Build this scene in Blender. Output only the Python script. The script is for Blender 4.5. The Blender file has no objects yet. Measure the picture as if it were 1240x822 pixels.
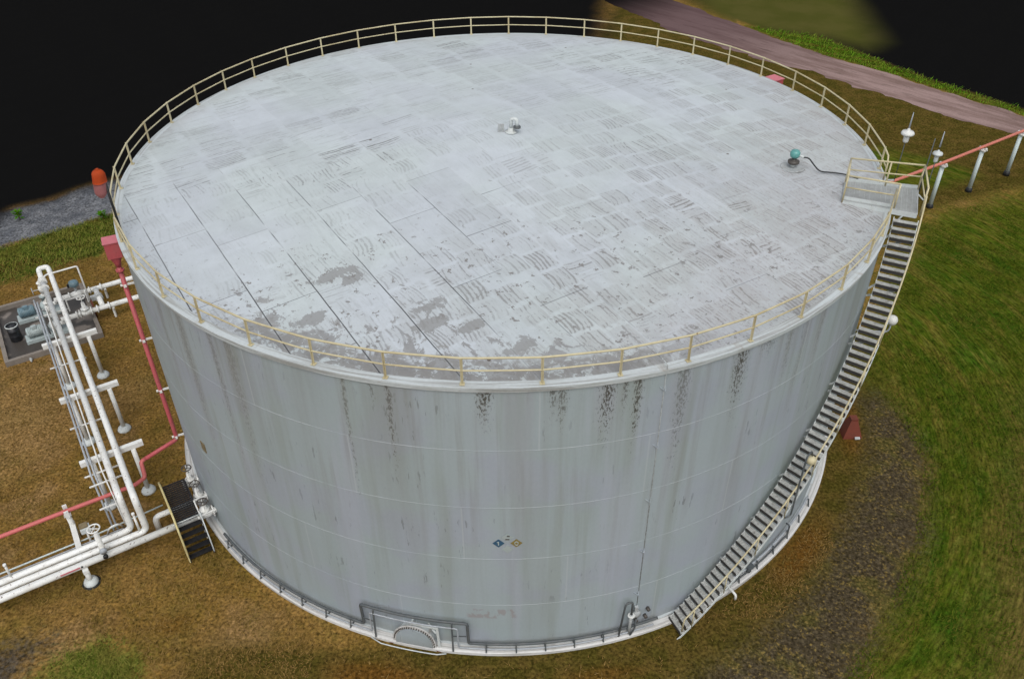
import bpy, math, random
import numpy as np
from mathutils import Vector, Matrix

random.seed(7); RNG = np.random.default_rng(11)
SC = bpy.context.scene
COL = SC.collection
R, H = 14.953, 12.2                 # tank radius and shell height (m)
PI = math.pi
rad = math.radians

# ------------------------------------------------------------------ object helpers
def tag(o, label=None, cat=None, group=None, kind=None):
    if label: o['label'] = label
    if cat: o['category'] = cat
    if group: o['group'] = group
    if kind: o['kind'] = kind
    return o

def thing(name, label, cat, loc=(0, 0, 0), group=None):
    o = bpy.data.objects.new(name, None); COL.objects.link(o)
    o.location = loc; o.empty_display_size = .3
    return tag(o, label, cat, group)

class MB:
    """collects shapes into one mesh"""
    def __init__(s): s.v = []; s.f = []; s.sm = []
    def add(s, vs, fs, smooth=False):
        b = len(s.v); s.v += [tuple(p) for p in vs]
        s.f += [tuple(i + b for i in f) for f in fs]
        s.sm += [smooth] * len(fs) if isinstance(smooth, bool) else list(smooth)
        return s
    def box(s, c, size, X=(1, 0, 0), Y=(0, 1, 0), Z=(0, 0, 1)):
        c = Vector(c); X, Y, Z = [Vector(a).normalized() * (d / 2) for a, d in zip((X, Y, Z), size)]
        vs = [c + X * i + Y * j + Z * k for k in (-1, 1) for j in (-1, 1) for i in (-1, 1)]
        return s.add(vs, [(0, 2, 3, 1), (4, 5, 7, 6), (0, 1, 5, 4), (2, 6, 7, 3), (0, 4, 6, 2), (1, 3, 7, 5)])
    def beam(s, a, b, w, h):
        a, b = Vector(a), Vector(b); d = (b - a); L = d.length; d.normalize()
        up = Vector((0, 0, 1)) if abs(d.z) < .95 else Vector((1, 0, 0))
        side = d.cross(up).normalized(); up = side.cross(d)
        return s.box((a + b) / 2, (L, w, h), d, side, up)
    def tube(s, pts, r, n=10, closed=False, caps=True):
        P = [Vector(p) for p in pts]; m = len(P)
        rr = r if hasattr(r, '__len__') else [r] * m
        T = []
        for i in range(m):
            if closed: t = P[(i + 1) % m] - P[i - 1]
            else: t = (P[min(i + 1, m - 1)] - P[max(i - 1, 0)])
            T.append(t.normalized())
        ref = Vector((0, 0, 1)) if abs(T[0].z) < .9 else Vector((1, 0, 0))
        nrm = (ref - T[0] * ref.dot(T[0])).normalized()
        vs = []; 
        for i in range(m):
            if i:
                q = T[i - 1].rotation_difference(T[i]); nrm = q @ nrm
                nrm = (nrm - T[i] * nrm.dot(T[i])).normalized()
            b = T[i].cross(nrm)
            k = 1.0
            if 0 < i < m - 1:
                c = T[i].dot((P[i] - P[i - 1]).normalized()); k = 1 / max(.6, c)
            for j in range(n):
                a = 2 * PI * j / n
                vs.append(P[i] + (nrm * math.cos(a) + b * math.sin(a)) * rr[i] * (k if k < 1.2 else 1.1))
        fs = []; sm = []
        for i in range(m if closed else m - 1):
            for j in range(n):
                k0, k1 = i * n, ((i + 1) % m) * n
                fs.append((k0 + j, k0 + (j + 1) % n, k1 + (j + 1) % n, k1 + j)); sm.append(True)
        if caps and not closed:
            fs.append(tuple(range(n - 1, -1, -1))); sm.append(False)
            fs.append(tuple((m - 1) * n + j for j in range(n))); sm.append(False)
        return s.add(vs, fs, sm)
    def lathe(s, prof, n=24, o=(0, 0, 0), axis=(0, 0, 1), smooth=True, capends=True):
        """prof: list of (r, h) along the axis"""
        o = Vector(o); ax = Vector(axis).normalized()
        x = Vector((1, 0, 0)) if abs(ax.x) < .9 else Vector((0, 1, 0))
        x = (x - ax * x.dot(ax)).normalized(); y = ax.cross(x)
        vs = []
        for r, h in prof:
            for j in range(n):
                a = 2 * PI * j / n
                vs.append(o + ax * h + (x * math.cos(a) + y * math.sin(a)) * max(r, 1e-4))
        fs = []
        for i in range(len(prof) - 1):
            for j in range(n):
                fs.append((i * n + j, i * n + (j + 1) % n, (i + 1) * n + (j + 1) % n, (i + 1) * n + j))
        sm = [smooth] * len(fs)
        if capends:
            fs.append(tuple(range(n - 1, -1, -1))); fs.append(tuple((len(prof) - 1) * n + j for j in range(n))); sm += [False, False]
        return s.add(vs, fs, sm)
    def ring(s, prof, n=360, a0=None, a1=None, smooth=False):
        """sweep a closed (r,z) section round the tank axis; full circle or an arc in degrees"""
        full = a0 is None
        m = n if full else n + 1
        vs = []; k = len(prof)
        for i in range(m):
            a = 2 * PI * i / n if full else rad(a0 + (a1 - a0) * i / n)
            ca, sa = math.cos(a), math.sin(a)
            vs += [(r * ca, r * sa, z) for r, z in prof]
        fs = []
        for i in range(n):
            i2 = (i + 1) % m
            for j in range(k):
                fs.append((i * k + j, i2 * k + j, i2 * k + (j + 1) % k, i * k + (j + 1) % k))
        sm = [smooth] * len(fs)
        if not full:
            fs.append(tuple(range(k))); fs.append(tuple((m - 1) * k + j for j in range(k - 1, -1, -1))); sm += [False, False]
        return s.add(vs, fs, sm)
    def build(s, name, m, parent=None, autosmooth=None):
        me = bpy.data.meshes.new(name); me.from_pydata(s.v, [], s.f); me.update()
        me.polygons.foreach_set('use_smooth', s.sm)
        if autosmooth: me.set_sharp_from_angle(angle=rad(autosmooth))
        me.materials.append(m)
        o = bpy.data.objects.new(name, me); COL.objects.link(o)
        if parent is not None:
            o.parent = parent
            if parent.type == 'EMPTY' or parent.parent is not None or True:
                pass
            # keep the world position the mesh was modelled at
            loc = Vector((0, 0, 0)); p = parent
            while p is not None: loc += p.location; p = p.parent
            if loc.length > 1e-6:
                me.transform(Matrix.Translation(-loc))
        return o

def pol(r, az, z): return (r * math.cos(rad(az)), r * math.sin(rad(az)), z)
_A = rad(-58.5); UX, UY = math.cos(_A), math.sin(_A); VX, VY = -math.sin(_A), math.cos(_A)
def S(v, u, z): return (v * VX + u * UX, v * VY + u * UY, z)     # plant grid: v to the right-back, u to the front-right
VD = Vector((VX, VY, 0)); UD = Vector((UX, UY, 0)); ZD = Vector((0, 0, 1))

def bend(pts, r, seg=6):
    """round the corners of a polyline"""
    P = [Vector(p) for p in pts]; out = [P[0]]
    for i in range(1, len(P) - 1):
        a, b, c = P[i - 1], P[i], P[i + 1]
        d1 = (a - b); d2 = (c - b); l = min(r, d1.length * .49, d2.length * .49)
        d1.normalize(); d2.normalize()
        p0 = b + d1 * l; p2 = b + d2 * l
        for k in range(seg + 1):
            t = k / seg
            out.append(p0 * (1 - t) ** 2 + b * 2 * t * (1 - t) + p2 * t * t)
    out.append(P[-1]); return out

def arcpath(r, a0, a1, z0, z1=None, n=40):
    z1 = z0 if z1 is None else z1
    return [pol(r, a0 + (a1 - a0) * i / n, z0 + (z1 - z0) * i / n) for i in range(n + 1)]

# ------------------------------------------------------------------ node helpers
class NT:
    def __init__(s, name, spec=.4, diffuse_only=False):
        s.m = bpy.data.materials.new(name); s.m.use_nodes = True
        s.t = s.m.node_tree; s.t.nodes.clear()
        s.out = s.t.nodes.new('ShaderNodeOutputMaterial')
        s.diff = diffuse_only
        s.b = s.t.nodes.new('ShaderNodeBsdfDiffuse' if diffuse_only else 'ShaderNodeBsdfPrincipled')
        s.t.links.new(s.b.outputs[0], s.out.inputs[0])
        if not diffuse_only: s.b.inputs['Specular IOR Level'].default_value = spec
        g = s.t.nodes.new('ShaderNodeNewGeometry'); s.P = E(s, g.outputs['Position']); s.geo = g
    def n(s, t, **k):
        o = s.t.nodes.new(t)
        for a, b in k.items(): setattr(o, a, b)
        return o
    def link(s, sock, val):
        if isinstance(val, E): s.t.links.new(val.s, sock)
        elif isinstance(val, (tuple, list)):
            sock.default_value = tuple(val) + ((1,) if len(val) == 3 and len(sock.default_value) == 4 else ())
        else: sock.default_value = val
    def math(s, op, *a, clamp=False):
        o = s.n('ShaderNodeMath', operation=op, use_clamp=clamp)
        for i, x in enumerate(a): s.link(o.inputs[i], x)
        return E(s, o.outputs[0])
    def xyz(s, v=None):
        o = s.n('ShaderNodeSeparateXYZ'); s.link(o.inputs[0], s.P if v is None else v)
        return [E(s, o.outputs[i]) for i in range(3)]
    def vec(s, x=0., y=0., z=0.):
        o = s.n('ShaderNodeCombineXYZ')
        for i, a in enumerate((x, y, z)): s.link(o.inputs[i], a)
        return E(s, o.outputs[0])
    def noise(s, v=None, scale=1., det=2., rough=.5, dist=0., col=False):
        o = s.n('ShaderNodeTexNoise'); s.link(o.inputs['Vector'], s.P if v is None else v)
        o.inputs['Scale'].default_value = scale; o.inputs['Detail'].default_value = det
        o.inputs['Roughness'].default_value = rough; o.inputs['Distortion'].default_value = dist
        return E(s, o.outputs['Color' if col else 'Fac'])
    def white(s, v, col=False):
        o = s.n('ShaderNodeTexWhiteNoise', noise_dimensions='3D'); s.link(o.inputs['Vector'], v)
        return E(s, o.outputs['Color' if col else 'Value'])
    def voro(s, v=None, scale=1., out='Distance', rnd=1.):
        o = s.n('ShaderNodeTexVoronoi'); s.link(o.inputs['Vector'], s.P if v is None else v)
        o.inputs['Scale'].default_value = scale; o.inputs['Randomness'].default_value = rnd
        return E(s, o.outputs[out])
    def ss(s, x, a, b):
        """smoothstep from a to b (a may be larger than b)"""
        o = s.n('ShaderNodeMapRange', interpolation_type='SMOOTHSTEP')
        s.link(o.inputs[0], x)
        if not isinstance(a, E) and not isinstance(b, E) and a > b:
            o.inputs[1].default_value = b; o.inputs[2].default_value = a; o.inputs[3].default_value = 1; o.inputs[4].default_value = 0
        else: s.link(o.inputs[1], a); s.link(o.inputs[2], b)
        return E(s, o.outputs[0])
    def mix(s, f, a, b):
        o = s.n('ShaderNodeMix', data_type='RGBA', clamp_factor=True)
        s.link(o.inputs[0], f); s.link(o.inputs[6], a); s.link(o.inputs[7], b)
        return E(s, o.outputs[2])
    def mulc(s, c, f):
        o = s.n('ShaderNodeVectorMath', operation='SCALE'); s.link(o.inputs[0], c); s.link(o.inputs['Scale'], f)
        return E(s, o.outputs[0])
    def attr(s, name, col=True):
        o = s.n('ShaderNodeAttribute', attribute_name=name)
        if not col: return E(s, o.outputs['Fac'])
        c = s.n('ShaderNodeSeparateColor'); s.t.links.new(o.outputs['Color'], c.inputs[0])
        return [E(s, c.outputs[i]) for i in range(3)] + [E(s, o.outputs['Alpha'])]
    def done(s, col, rough=.6, bump=None, bstr=.3, bdist=.02, metal=0.):
        s.link(s.b.inputs[0], col)
        if not s.diff:
            s.link(s.b.inputs['Roughness'], rough); s.b.inputs['Metallic'].default_value = metal
        if bump is not None:
            o = s.n('ShaderNodeBump'); o.inputs['Strength'].default_value = bstr; o.inputs['Distance'].default_value = bdist
            s.link(o.inputs['Height'], bump); s.t.links.new(o.outputs[0], s.b.inputs['Normal'])
        return s.m
class E:
    def __init__(s, t, sock): s.t = t; s.s = sock
    def __add__(s, o): return s.t.math('ADD', s, o)
    __radd__ = __add__
    def __sub__(s, o): return s.t.math('SUBTRACT', s, o)
    def __rsub__(s, o): return s.t.math('SUBTRACT', o, s)
    def __mul__(s, o): return s.t.math('MULTIPLY', s, o)
    __rmul__ = __mul__
    def __truediv__(s, o): return s.t.math('DIVIDE', s, o)
    def floor(s): return s.t.math('FLOOR', s)
    def frac(s): return s.t.math('FRACT', s)
    def abs(s): return s.t.math('ABSOLUTE', s)
    def sin(s): return s.t.math('SINE', s)
    def pow(s, p): return s.t.math('POWER', s, p)
    def max(s, o): return s.t.math('MAXIMUM', s, o)
    def min(s, o): return s.t.math('MINIMUM', s, o)
    def gt(s, o): return s.t.math('GREATER_THAN', s, o)

# ------------------------------------------------------------------ materials
def paint(name, base, dirt, amount=.35, rust=None, scale=2.5, rough=.5, spec=.35, fleck=.0):
    t = NT(name, spec)
    n1 = t.noise(scale=scale, det=5, rough=.65)
    n2 = t.noise(scale=scale * 9, det=3)
    c = t.mix(t.ss(n1, .42, .75) * amount, base, dirt)
    c = t.mulc(c, .86 + .28 * n2)
    if rust:
        n3 = t.noise(scale=scale * 5, det=4, rough=.6)
        c = t.mix(t.ss(n3 + .12 * (n1 - .5), .66 - fleck, .71 - fleck), c, rust)
    return t.done(c, rough, bump=n2, bstr=.15, bdist=.004)

M = {}
M['pipe'] = paint('white_pipe_paint', (.70, .71, .69), (.46, .44, .38), .5, (.17, .12, .11), 2.2, .45, fleck=.035)
M['frame'] = paint('white_frame_paint', (.70, .71, .69), (.48, .46, .4), .4, (.25, .17, .13), 2.6, .5, fleck=-.02)
M['greywhite'] = paint('weathered_pale_paint', (.52, .56, .56), (.36, .36, .33), .5, (.2, .17, .14), 3, .55)
M['postwhite'] = paint('pale_post_paint', (.50, .58, .58), (.40, .43, .41), .5, None, 2, .55)
M['red'] = paint('faded_red_paint', (.40, .075, .085), (.30, .10, .10), .6, (.16, .035, .04), 1.6, .5)
M['redtop'] = paint('chalky_pink_paint', (.52, .16, .19), (.42, .1, .12), .6, None, 3, .6)
M['pink'] = paint('salmon_pipe_paint', (.50, .16, .115), (.40, .14, .11), .6, None, 1.6, .5)
M['redlow'] = paint('rose_pipe_paint', (.49, .12, .115), (.38, .11, .10), .6, None, 1.6, .5)
M['cream'] = paint('cream_rail_paint', (.50, .45, .29), (.33, .26, .13), .8, (.22, .14, .07), .7, .5, fleck=-.02)
M['yellow'] = paint('pale_yellow_paint', (.55, .48, .24), (.36, .28, .12), .5, (.2, .13, .06), 3, .5)
M['galv'] = paint('galvanised_steel', (.40, .42, .42), (.26, .26, .25), .6, None, 4, .45)
M['tread'] = paint('weathered_grating_steel', (.47, .48, .46), (.2, .19, .17), .7, (.12, .1, .08), 6, .6)
M['hatch'] = paint('worn_hatch_paint', (.36, .385, .39), (.24, .23, .22), .8, (.16, .13, .11), 5, .6)
M['tread_gap_shade'] = paint('dark_tread_gap_shade', (.035, .034, .033), (.07, .06, .05), .5, None, 6, .7)
M['conduit'] = paint('grey_conduit', (.34, .37, .40), (.2, .2, .2), .5, None, 3, .4)
M['darkpipe'] = paint('dark_grey_pipe_paint', (.075, .085, .09), (.15, .15, .14), .5, None, 3, .5)
M['black'] = paint('black_grating_paint', (.014, .014, .016), (.04, .038, .035), .5, None, 4, .5)
M['wheel'] = paint('dark_handwheel_paint', (.06, .055, .05), (.12, .09, .07), .5, None, 6, .5)
M['motor'] = paint('blue_grey_machine_paint', (.13, .21, .25), (.2, .24, .24), .6, (.05, .05, .05), 5, .45)
M['pump'] = paint('pale_green_grey_pump_paint', (.36, .42, .42), (.2, .22, .21), .6, (.1, .09, .08), 5, .5)
M['teal'] = paint('teal_enamel', (.10, .30, .28), (.06, .14, .14), .4, None, 8, .3, .5)
M['drum'] = paint('black_drum_paint', (.012, .013, .016), (.03, .03, .035), .4, None, 4, .35, .5)
M['conc'] = paint('pad_kerb_concrete', (.21, .185, .16), (.12, .105, .09), .7, None, 2, .85, .2)
M['cable'] = paint('black_rubber', (.012, .013, .014), (.03, .03, .03), .3, None, 5, .5)
M['orange'] = paint('orange_cloth', (.36, .052, .014), (.26, .05, .02), .4, None, 4, .9, .1)
M['pinkcloth'] = paint('faded_pink_cloth', (.30, .12, .12), (.25, .11, .11), .5, None, 4, .9, .1)
M['rustred'] = paint('rusty_red_paint', (.14, .032, .018), (.08, .028, .018), .7, None, 3, .7)
M['blue'] = paint('blue_sign_paint', (.03, .085, .15), (.08, .15, .2), .4, None, 8, .5)
M['amber'] = paint('yellow_sign_paint', (.20, .155, .05), (.25, .2, .09), .4, None, 8, .5)
M['palesign'] = paint('faded_sign_panel', (.31, .36, .36), (.36, .38, .37), .5, None, 6, .6)
M['lampwhite'] = paint('white_lamp_enamel', (.60, .61, .59), (.5, .5, .45), .4, None, 6, .4)
M['platebrown'] = paint('tarnished_brass_plate', (.20, .16, .09), (.08, .06, .035), .8, None, 9, .5)

def mat_padfloor():
    t = NT('wet_pad_concrete', .4)
    n = t.noise(scale=.55, det=4, rough=.55); f = t.noise(scale=14, det=3)
    wet = t.ss(n, .60, .52)
    c = t.mix(wet, (.19, .165, .145), (.055, .048, .042))
    return t.done(t.mulc(c, .8 + .4 * f), .8 - .35 * wet, f, .2, .01)
M['pad'] = mat_padfloor()

# --- roof: lapped plates, seams, worn brush strokes in patches, flaking paint
def mat_roof():
    t = NT('worn_white_roof_paint', .3)
    x, y, z = t.xyz()
    wob = t.noise(scale=.5, det=2) - .5
    u = x * UX + y * UY; v = x * VX + y * VY
    W = 1.79; L = 4.46
    vs = (v + 12.25 + wob * .05) / W
    k = vs.floor(); fv = vs.frac()
    rk = t.white(t.vec(k, 3.1, 0.))
    us = (u - 2.37 + rk * 1.1 + (k * .5).frac() * 4.2) / L
    ku = us.floor(); fu = us.frac()
    r = t.math('SQRT', x * x + y * y)
    # ---- regional masks (where the paint is worn most)
    right = t.ss(x * .8 - y * .6, 0., 9.)
    front = t.ss(y + x * .25, -3., -11.)
    fl = t.ss(y - x * .25, -3.5, -9.)
    quiet = t.ss(t.noise(scale=.12, det=1), .42, .6)
    # ---- seams
    dv = (.5 - (fv - .5).abs()) * W; du = (.5 - (fu - .5).abs()) * L
    sn = t.noise(scale=.8, det=3)
    sl = t.ss(x + (sn - .5) * 4., 1.5, -2.5) * t.ss(y, -1.0, -5.5)
    sf = t.ss(y + (sn - .5) * 3., -8.6, -10.6)
    seamv = t.ss(dv, .030, .006) * t.ss(sn + (t.noise(scale=.35, det=2) - .5) * .5 + sl * .28 + sf * .10, .56, .80)
    seamu = t.ss(du, .032, .008) * t.ss(t.white(t.vec(k, ku, 9.)) + sl * .30 + sf * .12, .62, .85)
    seam = seamv.max(seamu)
    lap = t.ss(dv, .10, .0) * .35
    # ---- stroke patches
    def strokes(per, rowlen, seed, along, across, cw, ph0, stag):
        """cells of thin parallel worn strokes; every cell has its own wear, bow and tilt"""
        cx = across / cw + ph0; kx = cx.floor(); fx = cx.frac()
        off = t.white(t.vec(kx, seed, 1.)) * stag
        rr = along / rowlen + off
        kr = rr.floor(); fr = rr.frac()
        rnd = t.n('ShaderNodeTexWhiteNoise', noise_dimensions='3D'); t.link(rnd.inputs['Vector'], t.vec(kx, kr, seed))
        sp = t.n('ShaderNodeSeparateColor'); t.t.links.new(rnd.outputs['Color'], sp.inputs[0])
        r1, r2, r3 = [E(t, sp.outputs[i]) for i in range(3)]
        bow = (r2 - .5) * 3.2
        c = fr - .5
        n1 = t.noise(t.vec(along * 1.1, across * 1.6, seed), 1., 3, .55) - .5
        ph = across / (per * (.85 + .4 * r3)) + bow * c * c * 2.0 + (r3 - .5) * c * 2.6 + n1 * .9 + r1 * 7.
        w = (ph * 2 * PI).sin() * .5 + .5
        br = t.noise(t.vec(along * 3.2, across * 10., seed + 2.), 1., 5, .72)
        kst = (ph + .25).floor()
        amp = t.white(t.vec(kst, kr, kx + seed))            # every stroke its own wear
        line = t.ss(w * .70 + (br - .5) * 2.3 + (amp - .5) * .55 + (r2 - .5) * .25, .54, .80)
        jit = (t.white(t.vec(kst, kr * 3., seed)) - .5) * .16
        n2 = t.noise(t.vec(along * 1.3, across * 1.3, seed + 8.), 1., 2) - .5
        env = t.ss((c + jit * .4 + n2 * .12).abs(), .46, .38)
        side = t.ss((fx - .5 + n2 * .10).abs(), .49, .42)
        wear = t.ss(r1 + n2 * .9, .0, .75)
        return line * env * side * wear, wear * env * side
    sA, ca = strokes(.135, 1.12, 4.0, u, v, .895, 12.25 / .895, .9)
    # the far and left part was brushed across the plates instead
    sB, cb = strokes(.150, 1.79, 8.0, v + 12.25, u, 1.25, .3, .35)
    colu = (u / 1.6 + .3).floor()
    cell = t.white(t.vec((v / .895 + 12.25 / .895).floor(), (u / 1.12).floor(), 5.))
    sel = t.ss(y + 4. - (x + 12.) * .50 + (t.noise(scale=.3) - .5) * 6., -.4, .4)
    sel = sel.max(cell.gt(.955))
    def streak(al, ac, seed, kx):
        off = t.white(t.vec(kx, seed, 3.)); kr = (al / 1.5 + off).floor(); fr = (al / 1.5 + off).frac()
        wv = t.noise(t.vec(al * .5, ac * .5, seed), 1., 2) - .5
        nz = t.noise(t.vec(al * .8, (ac + wv * .35) * 9.5, seed + kr * .37), 1., 4, .62)
        blk = t.white(t.vec(kx, kr, seed + 6.)); pt = t.noise(t.vec(al * .42, ac * .42, seed + 4.), 1., 3, .6)
        thr = .64 - .08 * blk - .17 * (pt - .35)
        return t.ss(nz, thr, thr + .07) * (.4 + .6 * t.ss((fr - .5).abs(), .5, .36)) * (.35 + .65 * blk)
    nA = streak(u, v, 14., k); nB = streak(v, u, 17., colu)
    st = t.mix(sel, sA.max(nA * .42), (sB * 1.25).max(nB * .6))
    so = t.n('ShaderNodeSeparateColor'); t.t.links.new(st.s, so.inputs[0]); st = E(t, so.outputs[0])
    cg = t.mix(sel, ca, cb); so = t.n('ShaderNodeSeparateColor'); t.t.links.new(cg.s, so.inputs[0]); cg = E(t, so.outputs[0])
    reg = .78 + .80 * right + .26 * fl - .15 * front * t.ss(x, 7., 2.)
    reg = reg * (.42 + .70 * quiet)
    reg = reg.min(1.) * (1. - .32 * t.ss(y, -2., -8.) * t.ss(x, 8., 3.))
    st = st * reg
    # rogue patches of bold cross strokes in the middle
    # ---- base colour
    big = t.noise(scale=.22, det=3); mid = t.noise(scale=1.3, det=4, rough=.6); fine = t.noise(scale=16., det=3, rough=.6)
    plate = t.white(t.vec(k, ku, 2.))
    base = t.mix(t.ss(big, .35, .65), (.452, .490, .525), (.444, .493, .500))
    base = t.mulc(base, .93 + .10 * plate)
    base = t.mulc(base, .88 + .24 * mid)
    # soft grey grime between strokes
    gr = t.ss(t.noise(t.vec(u * .5, v * 1.2, 0.), 1., 4, .6), .45, .72)
    base = t.mix(gr * (.14 + .24 * right + .10 * fl), base, (.32, .335, .338))
    base = t.mix(cg * (.10 + .26 * right), base, (.315, .325, .322))
    c = t.mix(st * .78, base, t.mix(right, (.150, .153, .150), (.135, .127, .117)))
    # brown speckle, front right
    spk = t.ss(t.noise(t.vec(u * 5., v * 11., 0.), 1., 4, .7), .53, .68)
    rr_ = t.ss(x * .95 - y * .5 + (mid - .5) * 5., 6.5, 13.5)
    c = t.mix(spk * rr_ * .70, c, (.19, .16, .145))
    c = t.mix(rr_ * .26, c, (.33, .30, .285))
    # flaking paint along the front edge, bare grey below
    pn = t.noise(t.vec(u * 1.25, v * 1.5, 0.), 1., 8, .70, .5)
    edge = t.ss(r, 12.0, 14.6) * t.ss(y, -7., -11.) * t.ss(x, -9.5, -6.)
    peel = t.ss(pn + edge * .165 * t.ss(x, 7.5, 3.) + sl * .035 * t.ss(y, -6., -10.), .665, .683)
    rimf = t.ss(r + (mid - .5) * 1.2, 13.6, 14.3) * t.ss(y, -2., -8.)
    c = t.mix(rimf * t.ss(t.noise(t.vec(u * 4., v * 4., 2.), 1., 5, .7), .585, .61) * .8, c, (.22, .215, .21))
    c = t.mix(peel * .85, c, t.mix(t.ss(mid, .4, .6), (.215, .215, .215), (.26, .264, .26)))
    ch_ = t.noise(t.vec(u * 1.6, v * 3.6, 4.), 1., 5, .7)
    for px_, py_, pr_ in ((-5.4, -9.6, .42), (-4.9, -9.9, .25), (-5.9, -11.9, .34), (-2.4, -11.5, .40), (-2.1, -12.2, .36), (-7.3, -11.9, .40), (-1.2, -12.5, .30), (.4, -13.4, .34)):
        dv_ = ((x - px_) * VX + (y - py_) * VY) * .62; du_ = ((x - px_) * UX + (y - py_) * UY) * 1.25
        dd = t.math('SQRT', dv_ * dv_ + du_ * du_)
        c = t.mix(t.ss(dd / pr_ + (pn - .5) * 5. + (ch_ - .5) * 2., .95, .80) * .8, c, (.225, .228, .225))
    rimd = t.ss(r + (mid - .5) * 1.6, 13.75, 14.15) * t.ss(y, -4., -10.) * t.ss(x, 8., 2.) * t.ss(x, -10., -6.)
    c = t.mix(rimd * .85 * t.ss(t.noise(scale=2.4, det=7, rough=.72, dist=.8), .455, .485), c, (.225, .222, .215))
    b4 = t.noise(t.vec(u * .35, v * .35, 9.), 1., 3)
    ch = t.noise(t.vec(u * 3., v * 3., 4.), 1., 5, .7)
    c = t.mix(t.ss(ch + .03 * fl, .625, .65) * (.10 + .75 * fl + .5 * front) * t.ss(b4, .36, .54), c, (.20, .197, .192))
    # dirt band at the far rim
    far = t.ss(r + (mid - .5) * 1.6, 13.8, 14.9) * t.ss(y, -2., 3.)
    c = t.mix(far * .30, c, (.29, .275, .26))
    # black spots
    sp = t.voro(scale=.75, out='Distance')
    c = t.mix(t.ss(sp, .055, .035) * t.ss(t.white((t.voro(scale=.75, out='Position'))), .75, .8), c, (.12, .10, .09))
    # seams
    c = t.mix(lap * .4, c, (.50, .53, .545))
    c = t.mix(seam * (.28 + .45 * sl + .25 * sf), c, (.06, .06, .063))
    c = t.mulc(c, .93 + .14 * fine)
    hgt = fine * .15 - seam * 1.5 - st * .5 - peel * .4 + mid * .6
    return t.done(c, .55 + .1 * mid, hgt, .35, .012)
M['roof'] = mat_roof()

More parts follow.
